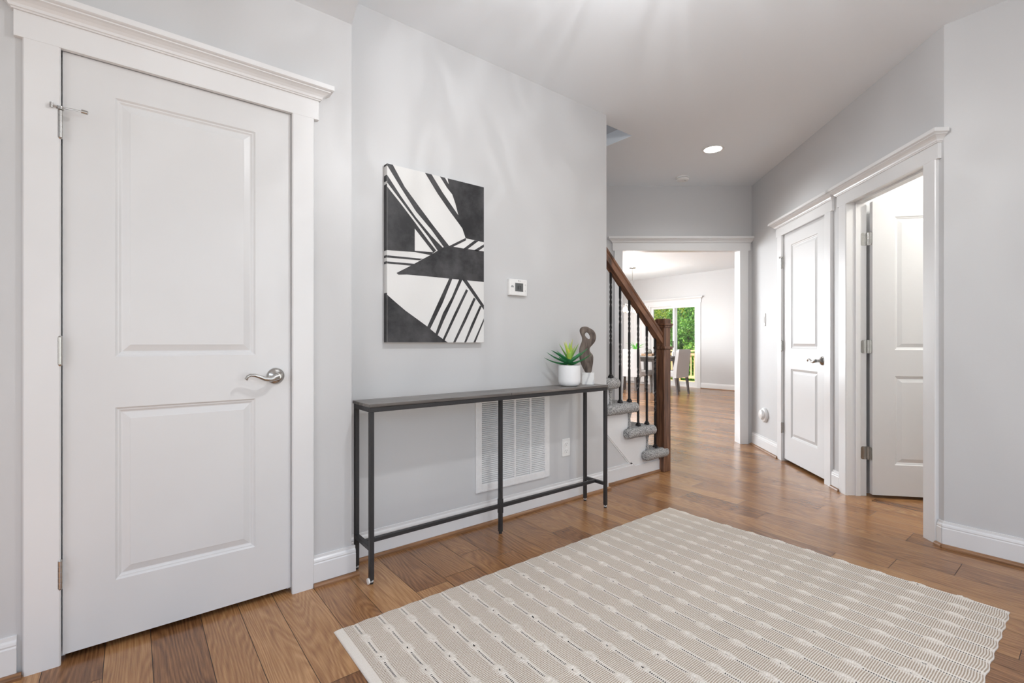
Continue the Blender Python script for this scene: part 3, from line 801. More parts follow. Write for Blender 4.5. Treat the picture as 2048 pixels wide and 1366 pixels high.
SX, SY = 2.338, 2.138
SU = root('abstract_sculpture', (SX, SY, ht), -R(YAW) + R(-12), 'curvy brown wood sculpture with a hole on a white marble block', 'sculpture')
q = .039
m = MB(); m.bbox(-q, q, -q * .85, q * .85, .0, .078, .002); m.build('marble_base', 'marble', SU)
OUT = [(-.0614, .2728), (-.0594, .2869), (-.0493, .2978), (-.0311, .3019), (-.0109, .2998), (.0053, .2909), (.0255, .2788), (.0396, .2586), (.0445, .2324), (.0376, .2041), (.0194, .1798), (.0053, .1637), (.0032, .1475), (.0093, .1334), (.0214, .1192), (.0267, .103), (.0255, .0667), (.0194, .0303), (.0113, 0), (-.021, 0), (-.0352, .0222), (-.0513, .0546), (-.0614, .0869), (-.0643, .1232), (-.0634, .1556), (-.0554, .1839), (-.0465, .2081), (-.0473, .2324), (-.0574, .2566)]
HOL = [(-.0279, .2505), (-.023, .2614), (-.0129, .2627), (-.0028, .2526), (.0053, .2364), (.0053, .2243), (-.0028, .2202), (-.015, .2283), (-.0251, .2404)]
def resample(P, n):
    P = [Vector(p) for p in P]; k = len(P); L = [0]
    # Catmull-Rom then uniform resample
    S = []
    for i in range(k):
        a, b_, c, d = P[i - 1], P[i], P[(i + 1) % k], P[(i + 2) % k]
        for j in range(8):
            t = j / 8; S.append(.5 * ((2 * b_) + (c - a) * t + (2 * a - 5 * b_ + 4 * c - d) * t * t + (3 * b_ - a - 3 * c + d) * t ** 3))
    for i in range(len(S)): L.append(L[-1] + (S[(i + 1) % len(S)] - S[i]).length)
    out = []
    for q_ in range(n):
        s_ = L[-1] * q_ / n
        i = max(j for j in range(len(S)) if L[j] <= s_); f_ = (s_ - L[i]) / max(1e-9, L[i + 1] - L[i]); out.append(S[i].lerp(S[(i + 1) % len(S)], f_))
    return out
import bmesh
def sculpture():
    n1, n2 = 90, 34
    o = resample(OUT, n1); hq = resample(HOL, n2)
    # orient both counter-clockwise
    def area(P): return sum(P[i].x * P[(i + 1) % len(P)].y - P[(i + 1) % len(P)].x * P[i].y for i in range(len(P)))
    if area(o) < 0: o.reverse()
    if area(hq) < 0: hq.reverse()
    def inset(P, d):
        r_ = []
        for i, p in enumerate(P):
            t_ = (P[(i + 1) % len(P)] - P[i - 1]).normalized(); r_.append(p + Vector((-t_.y, t_.x)) * d)
        return r_
    T = .021
    lay = [(.0, .010), (.0, .4), (.002, .7), (.006, .93), (.011, 1.0)]
    bm = bmesh.new()
    def loops(P, sg):
        Ls = []
        for s_ in (-1, 1):
            seq = lay if s_ == 1 else list(reversed(lay))
            for d, y in (seq):
                Ls.append([bm.verts.new((p.x - .0 + .0065, s_ * y * T, p.y + .0765)) for p in inset(P, sg * d)])
        for a in range(len(Ls) - 1):
            for i in range(len(P)):
                j = (i + 1) % len(P); bm.faces.new((Ls[a][i], Ls[a][j], Ls[a + 1][j], Ls[a + 1][i]))
        return Ls[0], Ls[-1]
    a0, a1 = loops(o, 1); b0, b1 = loops(hq, -.45)
    for A_, B_ in ((a0, b0), (a1, b1)):
        ed = []
        for Lp in (A_, B_):
            for i in range(len(Lp)): ed.append(bm.edges.get((Lp[i], Lp[(i + 1) % len(Lp)])))
        bmesh.ops.triangle_fill(bm, use_beauty=True, use_dissolve=False, edges=ed)
    bmesh.ops.recalc_face_normals(bm, faces=bm.faces)
    for f_ in bm.faces: f_.smooth = True
    me = bpy.data.meshes.new('carved_figure'); bm.to_mesh(me); bm.free(); me.materials.append(M['sculpt'])
    ob = bpy.data.objects.new('carved_figure', me); COL.objects.link(ob); ob.parent = SU
    ob.rotation_euler = (0, 0, 0)
sculpture()

# ------------------------------------------------------------------ canvas
CV = {'s1':[(0.0,0.9),(0.031,0.9),(0.096,0.801),(0.179,0.713),(0.261,0.628),(0.361,0.53),(0.327,0.52),(0.252,0.602),(0.161,0.685),(0.075,0.792),(0.0,0.889)],
'tr':[(0.153,0.594),(0.153,0.479),(0.261,0.484)],
's2':[(0.0,0.841),(0.075,0.749),(0.161,0.653),(0.252,0.569),(0.32,0.516),(0.289,0.496),(0.233,0.563),(0.153,0.644),(0.075,0.726),(0.0,0.803)],
'left':[(0.0,0.783),(0.075,0.71),(0.153,0.628),(0.233,0.542),(0.28,0.495),(0.247,0.467),(0.153,0.472),(0.0,0.464)],
'b1':[(0.0,0.438),(0.202,0.442),(0.179,0.432),(0.0,0.427)],
'b2':[(0.0,0.407),(0.153,0.411),(0.131,0.399),(0.0,0.397)],
'cen':[(0.051,0.354),(0.131,0.399),(0.202,0.442),(0.247,0.468),(0.289,0.496),(0.325,0.519),(0.361,0.53),(0.446,0.528),(0.594,0.528),(0.594,0.351),(0.446,0.351),(0.252,0.352),(0.109,0.351),(0.062,0.346)],
'big':[(0.303,0.9),(0.334,0.9),(0.358,0.867),(0.351,0.9),(0.594,0.9),(0.594,0.581),(0.468,0.587),(0.446,0.639),(0.42,0.666),(0.42,0.708),(0.401,0.769),(0.381,0.816),(0.347,0.847)],
'r1':[(0.213,0.9),(0.252,0.9),(0.318,0.817),(0.42,0.708),(0.42,0.666),(0.366,0.72),(0.289,0.803)],
'l0':[(0.468,0.589),(0.471,0.576),(0.386,0.529),(0.361,0.53)],
'l1':[(0.528,0.583),(0.555,0.583),(0.478,0.525),(0.454,0.527)],
'l2':[(0.594,0.569),(0.594,0.553),(0.55,0.523),(0.523,0.525)],
'd':[(0.446,0.352),(0.476,0.352),(0.594,0.217),(0.594,0.19)],
'f1':[(0.361,0.352),(0.381,0.352),(0.318,0.211),(0.243,0.072),(0.226,0.084),(0.289,0.21)],
'f2':[(0.425,0.352),(0.446,0.352),(0.376,0.214),(0.327,0.12),(0.289,0.04),(0.275,0.048),(0.322,0.161),(0.376,0.248)],
'f3':[(0.471,0.301),(0.484,0.294),(0.405,0.148),(0.332,0.012),(0.32,0.018),(0.391,0.156)],
'f4':[(0.523,0.257),(0.536,0.249),(0.466,0.115),(0.401,0.0),(0.386,0.0),(0.456,0.132)],
'f5':[(0.566,0.215),(0.577,0.207),(0.518,0.09),(0.471,0.0),(0.458,0.0),(0.508,0.108)],
'f6':[(0.594,0.141),(0.594,0.123),(0.534,0.0),(0.52,0.0)],
'll':[(0.0,0.240),(0.041,0.209),(0.1,0.165),(0.161,0.127),(0.229,0.084),(0.289,0.04),(0.351,0.0),(0.0,0.0)]}
def area2(P): return sum(P[i][0] * P[(i + 1) % len(P)][1] - P[(i + 1) % len(P)][0] * P[i][1] for i in range(len(P)))
m = MB(); m.bbox(0, .594, -.035, 0, 0, .900, .0015)
white = CV.pop('tr')
for k, P in CV.items():
    P = [(min(max(a, .0012), .5928), min(max(b_, .0012), .8988)) for a, b_ in P]
    m.extr(P, 'y', -.0356, -.0349, 1)
m.extr(white, 'y', -.0360, -.0349, 0)
# the painting wraps onto the left side
for a, b_ in ((.0012, .250), (.397, .409), (.428, .440), (.464, .797), (.812, .843), (.889, .8985)):
    m.box(-.0006, .0004, -.0345, -.0005, a, b_, 1)
cv = m.build('wall_canvas', ['canvas', 'ink'], loc=(1.0, 2.2995, 1.068))
tag(cv, 'black and white abstract canvas with bold diagonal stripes on grey wall', 'painting')

# ------------------------------------------------------------------ thermostat
TH = root('thermostat', (1.792, 2.30, 1.358), 0, 'small white digital thermostat on the wall right of the canvas', 'thermostat')
m = MB(); m.bbox(0, .140, -.024, 0, 0, .100, .003); m.build('housing', 'white_plastic', TH)
m = MB(); m.bbox(.043, .107, -.0246, -.0235, .025, .077, .0003); m.build('screen', 'lcd', TH)
m = MB()
def seg7(mm, x, z, w, hh, on, t=.0026, y=-.0250):
    S = {'a': (x, x + w, z + hh - t, z + hh), 'g': (x, x + w, z + hh / 2 - t / 2, z + hh / 2 + t / 2), 'd': (x, x + w, z, z + t),
         'f': (x, x + t, z + hh / 2, z + hh), 'b': (x + w - t, x + w, z + hh / 2, z + hh), 'e': (x, x + t, z, z + hh / 2), 'c': (x + w - t, x + w, z, z + hh / 2)}
    for k in on: mm.box(S[k][0], S[k][1], y, -.0244, S[k][2], S[k][3])
seg7(m, .063, .038, .011, .021, 'afgedc'); seg7(m, .078, .038, .010, .021, 'abc')
m.build('display_digits', 'black', TH)
m = MB(); m.cyl((.070, -.0246, .090), (.070, -.0238, .090), .0036, seg=14)
for k in range(6): m.box(.0755 + k * .0026, .0773 + k * .0026, -.0244, -.0238, .0885, .0915)
m.build('maker_mark', 'grey_plastic', TH)
m = MB(); m.extr([(.010, .048), (.034, .048), (.031, .056), (.026, .060), (.016, .060), (.012, .055)], 'y', -.0244, -.0238); m.build('side_badge', 'grey_plastic', TH)
for P3 in ([(.120, .066), (.127, .066), (.1235, .072)], [(.120, .034), (.127, .034), (.1235, .028)]):
    m = MB(); m.extr(P3, 'y', -.0246, -.0238); m.build('arrow_button', 'grey_plastic', TH)

# ------------------------------------------------------------------ return air grille
GR = root('return_air_grille', (1.556, 2.30, .194), 0, 'large white louvered return air grille under the console table', 'air grille')
gw, gh = .580, .562
m = MB(); fr = .042
for a in ((0, fr, 0, gh), (gw - fr, gw, 0, gh), (fr, gw - fr, 0, fr), (fr, gw - fr, gh - fr, gh)): m.bbox(a[0], a[1], -.011, 0, a[2], a[3], .0015)
m.bbox(.008, gw - .008, -.0125, -.010, .008, .0095, .0004).bbox(.008, .0095, -.0125, -.010, .008, gh - .008, .0004)
m.build('frame', 'grille', GR)
m = MB(); m.box(fr - .002, gw - fr + .002, -.0012, -.0002, fr - .002, gh - fr + .002); m.build('duct_screen', 'duct', GR)
cols = 4; iw = (gw - 2 * fr); mul = .012; cw = (iw - mul * 3) / 4
for c in range(4):
    a = fr + c * (cw + mul)
    if c < 3:
        m = MB(); m.box(a + cw, a + cw + mul, -.0105, -.001, fr, gh - fr); m.build('mullion', 'grille', GR)
    m = MB(); n = 41; pz = (gh - 2 * fr) / n
    for k in range(n):
        z = fr + k * pz
        m.extr([(-.0100, z + pz * .02), (-.0014, z + pz * .46), (-.0014, z + pz * .74), (-.0100, z + pz * .24)], 'x', a, a + cw)
    m.build('louvers', 'grille', GR)

# ------------------------------------------------------------------ outlet, switches, wall disc
def screw(m, x, z, y): m.cyl((x, y - .0008, z), (x, y, z), .003, seg=10)
OU = root('wall_outlet', (2.256, 2.30, .302), 0, 'white duplex wall outlet low on the console wall', 'outlet')
m = MB(); m.bbox(0, .074, -.006, 0, 0, .118, .002); m.build('cover_plate', 'white_plastic', OU)
for z in (.036, .082):
    m = MB(); m.lathe([(0, -.0078), (.0155, -.0078), (.0165, -.0065), (.0165, -.005), (0, -.005)], (.037, 0, z), axis='y', seg=28); rc = m.build('receptacle', 'white_plastic', OU)
    m = MB(); m.box(.0300, .0318, -.0082, -.0076, z - .001, z + .008); m.box(.0422, .0440, -.0082, -.0076, z, z + .0075); m.cyl((.037, -.0082, z - .008), (.037, -.0076, z - .008), .0024, seg=10); m.build('socket_slots', 'black', rc)
# light switch on the right wall, about .35 m before the back corner
sx = (5.06 - 4.74) / .994
LS = root('light_switch', (F_R[0][0] + math.cos(ang) * sx, F_R[0][1] + math.sin(ang) * sx, 1.235), ang, 'tall white dimmer switch on wall beside the closed far door', 'light switch')
m = MB(); m.bbox(-.036, .036, -.006, 0, 0, .122, .002); m.build('cover_plate', 'white_plastic', LS)
m = MB(); m.bbox(-.016, .016, -.0095, -.005, .028, .094, .0012); m.build('rocker', 'white_plastic', LS)
m = MB(); m.box(-.0155, -.004, -.0102, -.009, .066, .068); m.box(-.010, .010, -.0102, -.009, .045, .047); m.build('switch_marks', 'grey_plastic', LS)
sx = (5.06 - 4.72) / .994
WD = root('round_wall_device', (F_R[0][0] + math.cos(ang) * sx, F_R[0][1] + math.sin(ang) * sx, .354), ang, 'round white disc shaped device low on wall beside far door', 'wall device')
m = MB(); m.lathe([(0, 0), (.068, 0), (.070, -.004), (.070, -.018), (.066, -.024), (.052, -.028), (0, -.028)], axis='y', seg=40); m.build('base', 'white_plastic', WD)
m = MB(); m.lathe([(0, -.026), (.046, -.028), (.048, -.034), (.046, -.046), (.042, -.049), (0, -.050)], (0, 0, .004), axis='y', seg=40); m.build('cap', 'white_plastic', WD)

# ------------------------------------------------------------------ ceiling fixtures
RL = root('recessed_light', (*cam2house(1.724, 4.096), CH), 0, 'round recessed ceiling light glowing over the hall', 'recessed light')
m = MB(); m.lathe([(.072, .002), (.086, .0), (.090, -.003), (.088, -.006), (.074, -.006), (.070, -.002)], seg=40); m.build('trim_ring', 'white_plastic', RL)
m = MB(); m.lathe([(0, -.0035), (.071, -.0035), (.071, -.0015), (0, -.0015)], seg=40); m.build('lens', 'lamp', RL)
SD = root('smoke_detector', (*cam2house(1.714, 4.80), CH), 0, 'round white smoke detector on the ceiling near the back wall', 'smoke detector')
m = MB(); m.lathe([(0, 0), (.064, 0), (.066, -.006), (.065, -.012), (0, -.012)], seg=40); m.build('mounting_base', 'white_plastic', SD)
m = MB(); m.lathe([(.050, -.012), (.060, -.014), (.062, -.022), (.058, -.030), (.045, -.035), (.018, -.036), (0, -.036)], seg=40); sd2 = m.build('cover', 'white_plastic', SD)
m = MB()
for k in range(-2, 3): m.box(k * .009 - .003, k * .009 + .003, -.030, -.026, -.0368, -.0355)
m.build('vent_slots', 'grey_plastic', sd2)
light('recessed_beam', 'SPOT', (*cam2house(1.724, 4.096), CH - .012), 42, color=(1, .98, .95), spot_size=R(150), spot_blend=.8, shadow_soft_size=.07)

# hall fixture above the frame: a semi-flush glass lantern
HX, HY = cam2house(.50, 1.50)
HL = root('ceiling_lantern', (HX, HY, CH), 0, 'small glass lantern hanging from the ceiling above the rug', 'ceiling lamp')
m = MB(); m.lathe([(0, 0), (.065, 0), (.068, -.012), (.05, -.022), (0, -.024)], seg=32); m.build('canopy', 'nickel', HL)
m = MB(); m.cyl((0, 0, -.2), (0, 0, -.02), .006, seg=10); m.lathe([(0, -.17), (.02, -.18), (.02, -.24), (0, -.24)], seg=16); m.build('stem', 'nickel', HL)
m = MB(); m.lathe([(.05, -.19), (.085, -.22), (.11, -.29), (.11, -.36), (.08, -.42), (.07, -.42), (.105, -.36), (.105, -.29), (.08, -.224), (.05, -.195)], seg=32); m.build('glass_globe', 'glass', HL)
m = MB(); m.lathe([(0, -.24), (.014, -.245), (.016, -.26), (.028, -.29), (.028, -.31), (.018, -.335), (0, -.34)], seg=20); m.build('bulb', 'opal', HL)
light('hall_lamp', 'POINT', (HX, HY, CH - .385), 20, color=(.98, .985, 1), shadow_soft_size=.05)
# the moulded glass of the lantern throws soft streaks: this lamp's light varies with direction
hl = light('hall_lamp_through_glass', 'POINT', (HX, HY, CH - .385), 15, color=(.98, .985, 1), shadow_soft_size=.004)
ld = hl.data; ld.use_nodes = True; n = ld.node_tree; em = n.nodes['Emission']
tc = N(n, 'ShaderNodeTexCoord'); mp = N(n, 'ShaderNodeMapping'); mp.inputs['Scale'].default_value = (3.2, 3.2, 1.6)
no = N(n, 'ShaderNodeTexNoise'); no.inputs['Scale'].default_value = 1.6; no.inputs['Detail'].default_value = 1.5; no.inputs['Distortion'].default_value = 1.8
cr = N(n, 'ShaderNodeMapRange'); cr.inputs['From Min'].default_value = .42; cr.inputs['From Max'].default_value = .62; cr.inputs['To Min'].default_value = .70; cr.inputs['To Max'].default_value = 1.35
n.links.new(tc.outputs['Normal'], mp.inputs[0]); n.links.new(mp.outputs[0], no.inputs['Vector']); n.links.new(no.outputs[0], cr.inputs[0]); n.links.new(cr.outputs[0], em.inputs['Strength'])
# lamp of the small room behind the open door
c, s_ = math.cos(ang), math.sin(ang)
px, py = F_R[0][0] + c * 2.5 - s_ * .9, F_R[0][1] + s_ * 2.5 + c * .9
light('powder_room_lamp', 'POINT', (px, py, 2.45), 34, color=(1, .95, .86), shadow_soft_size=.10)
light('powder_room_lamp_b', 'POINT', (px + .3, py - .3, 2.2), 10, color=(1, .96, .9), shadow_soft_size=.10)

# ------------------------------------------------------------------ rug
def make_rug():
    X, Y = 2.132, 1.532; ox, oy = .580, .250; nx, ny = 534, 384
    rs = np.random.RandomState(4)
    u = np.linspace(0, X, nx); v = np.linspace(0, Y, ny); U, V = np.meshgrid(u, v)
    per = .0926; ph = np.abs(((U - .074 + per / 2) % per) - per / 2)
    Z = .0065 + .0022 * np.sqrt(np.clip(ph / (per / 2), 0, 1)) - .0014 * np.exp(-(ph / .003) ** 2)
    K = np.zeros_like(U); Hh = np.zeros_like(U)
    for i in range(23):
        xc = .074 + per * i
        if xc > X - .02: break
        for j in range(11):
            yc = 1.532 - .115 - .142 * j + rs.normal(0, .006) + (.0 if i % 2 else .03 * 0)
            if yc < .03: continue
            dx, dy = U - xc - rs.normal(0, .0015), V - yc
            # oval rosette of looped yarn, hollow in the middle
            d = np.sqrt((dx / .019) ** 2 + (dy / .030) ** 2)
            lump = np.exp(-((d - .62) / .42) ** 2)
            K = np.maximum(K, np.clip(1.25 - d, 0, 1)); Z += .0042 * lump
            if rs.rand() < .62:
                a = rs.uniform(.003, .0062); b2 = rs.uniform(.0012, .0026)
                Hh = np.maximum(Hh, (((dx + rs.normal(0, .001)) / b2) ** 2 + ((dy + rs.normal(0, .003)) / a) ** 2 < 1).astype(float))
    Z += rs.normal(0, .00025, Z.shape) + K * rs.normal(0, .0015, Z.shape)
    Z += .0012 * np.sin(U * 5 + 1) * np.sin(V * 6)
    # scalloped short edges, straight hemmed long-side edge
    wob = .0018 * np.sin((U - .074) / per * 2 * np.pi - np.pi / 2)
    PYY = V.copy(); edge = np.clip(1 - V / .08, 0, 1); PYY -= edge * (wob * 1.2); e2 = np.clip(1 - (Y - V) / .08, 0, 1); PYY += e2 * wob * .7
    PXX = U + .004 * np.sin(V * 9) * np.clip(1 - (X - U) / .1, 0, 1)
    ef = np.minimum(np.minimum(U, X - U), np.minimum(V, Y - V)); Z *= np.clip(ef / .006, .15, 1) ** .5
    co = np.stack([PXX, PYY, Z], -1).reshape(-1, 3)
    n0 = nx * ny
    idx = np.arange(n0).reshape(ny, nx)
    q = np.stack([idx[:-1, :-1], idx[:-1, 1:], idx[1:, 1:], idx[1:, :-1]], -1).reshape(-1, 4)
    # skirt ring down to the floor and underside
    ringi = np.concatenate([idx[0, :], idx[1:, -1], idx[-1, :-1][::-1], idx[1:-1, 0][::-1]])
    low = co[ringi].copy(); low[:, 2] = .0008
    co = np.vstack([co, low]); L = len(ringi); a = np.arange(L)
    sk = np.stack([ringi, n0 + a, n0 + (a + 1) % L, np.roll(ringi, -1)], -1)
    q = np.vstack([q, sk])
    faces = q.tolist() + [(n0 + a).tolist()]
    me = bpy.data.meshes.new('woven_rug'); me.from_pydata(co.tolist(), [], faces)
    uvs = np.zeros((len(co), 2)); uvs[:n0, 0] = U.ravel(); uvs[:n0, 1] = V.ravel(); uvs[n0:] = uvs[ringi]
    lv = np.zeros(len(me.loops), dtype=np.int32); me.loops.foreach_get('vertex_index', lv)
    ul = me.uv_layers.new(name='rug'); ul.data.foreach_set('uv', uvs[lv].ravel())
    for nm, A in (('knot', K), ('hole', Hh)):
        full = np.zeros(len(co)); full[:n0] = A.ravel(); at = me.attributes.new(nm, 'FLOAT', 'POINT'); at.data.foreach_set('value', full)
    me.polygons.foreach_set('use_smooth', [True] * len(me.polygons))
    me.materials.append(M['rug']); me.update()
    o = bpy.data.objects.new('woven_rug', me); COL.objects.link(o); o.location = (ox, oy, .0)
    return tag(o, 'cream woven cotton rug with dashed black lines and tufted knots', 'rug')
make_rug()

# ------------------------------------------------------------------ dining room
DR = root('door_4', F_F[0], F_F[1], 'white framed sliding glass door at the far end of dining room', 'door', kind='structure')
x0, x1 = 1.525, 2.885
m = MB(); casing(m, x0, x1, zt=2.03); m.build('casing', 'trim', DR)
m = MB(); m.box(x0, x0 + .03, .0, .12, 0, 2.03).box(x1 - .03, x1, 0, .12, 0, 2.03).box(x0 + .03, x1 - .03, 0, .12, 1.985, 2.03).box(x0 + .03, x1 - .03, 0, .14, 0, .03); m.build('door_frame', 'vinyl', DR)
xm = (x0 + x1) / 2 + .05
for nm, a, b_, y in (('fixed_panel', x0 + .03, xm + .03, .075), ('sliding_panel', xm - .05, x1 - .03, .030)):
    m = MB(); st = .055
    m.box(a, a + st, y, y + .035, .03, 1.985).box(b_ - st, b_, y, y + .035, .03, 1.985).box(a + st, b_ - st, y, y + .035, .03, .13).box(a + st, b_ - st, y, y + .035, 1.93, 1.985)
    f = m.build(nm, 'vinyl', DR)
    m = MB(); m.box(a + st - .005, b_ - st + .005, y + .014, y + .020, .125, 1.935); m.build('glass_pane', 'glass', f)
    if nm == 'sliding_panel':
        m = MB(); m.bbox(a + .02, a + .035, y - .03, y - .018, .95, 1.12, .002).box(a + .022, a + .033, y - .02, y, .96, .975).box(a + .022, a + .033, y - .02, y, 1.095, 1.11); m.build('door_handle', 'greywood', f)
W2 = root('window_2', F_F[0], F_F[1], 'tall white window covered by closed vertical blinds beside sliding door', 'window', kind='structure')
m = MB(); m.box(.82, .86, 0, .12, 0, 2.03).box(1.30, 1.34, 0, .12, 0, 2.03).box(.86, 1.30, 0, .12, 1.98, 2.03).box(.86, 1.30, 0, .12, 0, .05); m.build('window_frame', 'vinyl', W2)
m = MB(); m.box(.86, 1.30, .085, .091, .05, 1.98); m.build('window_pane', 'glass', W2)
VB = root('vertical_blinds', F_F[0], F_F[1], 'white vertical blinds hanging left of the sliding glass door', 'blinds')
m = MB(); m.bbox(.74, 1.42, -.07, -.001, 2.03, 2.09, .004); m.build('headrail', 'blind', VB)
for k in range(8):
    xx = .765 + k * .083; m = MB()
    m.extr([(xx, -.045), (xx + .04, -.030), (xx + .088, -.025), (xx + .088, -.0235), (xx + .04, -.0285), (xx, -.0435)], 'z', .05, 2.03); m.build('vane', 'blind', VB)

def parson_chair(name, x, y, rz, label, fabric='fabric', legs='darkwood'):
    """front towards local +y; origin at the floor under the seat centre"""
    r = root(name, (x, y, 0), rz, label, 'chair', 'chairs around the dining table')
    w, d = .23, .24
    m = MB(); m.bbox(-w, w, -d + .06, d, .36, .48, .018); m.build('seat', fabric, r)
    m = MB(); rings = []
    n = 10
    for k in range(n + 1):
        u = k / n; z = .345 + u * .59; lean = -.075 * u ** 1.4; ww = w * (1.0 - .03 * u); tk = .042 * (1 - .25 * u)
        if k == n: ww -= .02; tk *= .6
        yc = -d + .045 + lean
        rings.append([(-ww, yc - tk, z), (-ww + .02, yc - tk - .008, z), (ww - .02, yc - tk - .008, z), (ww, yc - tk, z), (ww, yc + tk, z), (ww - .02, yc + tk + .006, z), (-ww + .02, yc + tk + .006, z), (-ww, yc + tk, z)])
    m.loft(rings, smooth=True); m.build('backrest', fabric, r)
    for sx, sy in ((-1, -1), (1, -1), (-1, 1), (1, 1)):
        m = MB(); a, b_ = .024, .015; X_, Y_ = sx * (w - .03), (sy * (d - .03)); dx, dy = sx * .0, (-.045 if sy < 0 else .01)
        m.loft([[(X_ + dx - b_, Y_ + dy - b_, 0), (X_ + dx + b_, Y_ + dy - b_, 0), (X_ + dx + b_, Y_ + dy + b_, 0), (X_ + dx - b_, Y_ + dy + b_, 0)],
                [(X_ - a, Y_ - a, .37), (X_ + a, Y_ - a, .37), (X_ + a, Y_ + a, .37), (X_ - a, Y_ + a, .37)]])
        m.build('leg', legs, r)
    return r
parson_chair('dining_chair', 8.955, 5.80, 0, 'pale upholstered dining chair in front of the sliding glass door')
parson_chair('dining_chair', 8.585, 6.42, R(-90), 'pale upholstered dining chair at table end, behind the balusters', legs='greywood')
parson_chair('dining_chair', 9.12, 7.24, R(180), 'dark grey dining chair on the far side of the table', fabric='fabric_dark')
DT = root('dining_table', (9.10, 6.47, 0), 0, 'grey wood dining table with splayed legs beyond the stairs', 'dining table')
m = MB(); m.bbox(-.50, .50, -.52, .52, .735, .775, .004); m.build('tabletop', 'greywood', DT)
m = MB(); m.box(-.44, .44, -.44, -.42, .665, .735).box(-.44, .44, .42, .44, .665, .735).box(-.44, -.42, -.42, .42, .665, .735).box(.42, .44, -.42, .42, .665, .735); m.build('apron', 'greywood', DT)
for sx in (-1, 1):
    for sy in (-1, 1):
        m = MB(); a, b_ = .038, .022; X_, Y_ = sx * .38, sy * .38; x_, y_ = sx * .46, sy * .44
        m.loft([[(x_ - b_, y_ - b_, 0), (x_ + b_, y_ - b_, 0), (x_ + b_, y_ + b_, 0), (x_ - b_, y_ + b_, 0)], [(X_ - a, Y_ - a, .735), (X_ + a, Y_ - a, .735), (X_ + a, Y_ + a, .735), (X_ - a, Y_ + a, .735)]]); m.build('leg', 'greywood', DT)
# things on the dining table
TR = root('serving_tray', (9.28, 6.56, .775), R(8), 'rustic wooden tray on the dining table', 'tray')
m = MB(); m.bbox(-.22, .22, -.13, .13, 0, .02, .003).box(-.22, -.20, -.13, .13, .02, .05).box(.20, .22, -.13, .13, .02, .05).box(-.2, .2, -.13, -.115, .02, .05).box(-.2, .2, .115, .13, .02, .05); m.build('tray_board', 'traywood', TR)
for sx in (-1, 1):
    m = MB(); m.tube([(sx * .21, -.05, .05), (sx * .215, -.045, .075), (sx * .215, .045, .075), (sx * .21, .05, .05)], .005, 8); m.build('handle', 'iron', TR)
m = MB(); m.lathe([(0, 0), (.035, 0), (.055, .03), (.060, .06), (.050, .095), (.030, .115), (.032, .125), (.026, .125), (.026, .11), (0, .11)], seg=24)
tag(m.build('stone_vase', 'stone', loc=(9.20, 6.55, .796)), 'small mottled grey vase standing on the wooden tray', 'vase')
m = MB(); m.lathe([(0, 0), (.022, 0), (.024, .01), (.024, .09), (.012, .10), (0, .10)], seg=20)
tag(m.build('pillar_candle', 'white_plastic', loc=(9.50, 6.14, .775)), 'short white candle near the right end of dining table', 'candle')
DP = root('potted_plant', (9.12, 6.86, .775), 0, 'grassy green plant in white pot on the dining table', 'potted plant')
m = MB(); m.lathe([(0, 0), (.06, 0), (.075, .02), (.085, .14), (.080, .145), (.078, .135), (0, .13)], seg=28); m.build('pot', 'ceramic', DP)
rs = random.Random(11); m = MB()
for k in range(26):
    az = rs.uniform(0, 6.28); el = rs.uniform(.5, 1.4); L = rs.uniform(.16, .30); p = Vector((0, 0, .13)); pts = []; rad = []
    e = el; cu = rs.uniform(-1.3, -.3)
    for j in range(6):
        pts.append(p.copy()); rad.append(.011 * (1 - j / 5.3)); p = p + Vector((math.cos(az) * math.cos(e), math.sin(az) * math.cos(e), math.sin(e))) * L / 5; e += cu / 5
    m.tube(pts, rad, 6, flat=1)
m.build('leaves', 'pale_leaf', DP)
# chandelier over the table
CX, CY = cam2house(2.66, 10.55)
CHN = root('chandelier', (CX, CY, CH), 0, 'slim rod chandelier with small warm bulbs over the dining table', 'chandelier')
m = MB(); m.lathe([(0, 0), (.075, 0), (.078, -.008), (.06, -.022), (.012, -.03), (0, -.03)], seg=28); m.build('canopy', 'nickel', CHN)
m = MB(); m.cyl((0, 0, -.03), (0, 0, -.86), .006, seg=10); m.build('rod', 'nickel', CHN)
for k in range(5):
    az = k * 2 * math.pi / 5 + .3; dx, dy = math.cos(az), math.sin(az)
    m = MB(); m.tube([(0, 0, -.74), (dx * .05, dy * .05, -.80), (dx * .12, dy * .12, -.82), (dx * .17, dy * .17, -.80)], .005, 8); m.cyl((dx * .17, dy * .17, -.86), (dx * .17, dy * .17, -.80), .014, seg=12)
    a = m.build('arm', 'nickel', CHN)
    m = MB(); m.lathe([(0, -.96), (.02, -.955), (.032, -.93), (.030, -.905), (.016, -.875), (.012, -.86), (0, -.86)], (dx * .17, dy * .17, 0), seg=16); m.build('bulb', 'bulb', a)
    m = MB(); m.lathe([(.055, -.99), (.070, -.95), (.062, -.90), (.018, -.862), (.016, -.862), (.060, -.90), (.068, -.95), (.053, -.99)], (dx * .17, dy * .17, 0), seg=20); m.build('glass_shade', 'glass', a)
light('chandelier_light', 'POINT', (CX, CY, CH - 1.02), 75, color=(1, .97, .93), shadow_soft_size=.15)
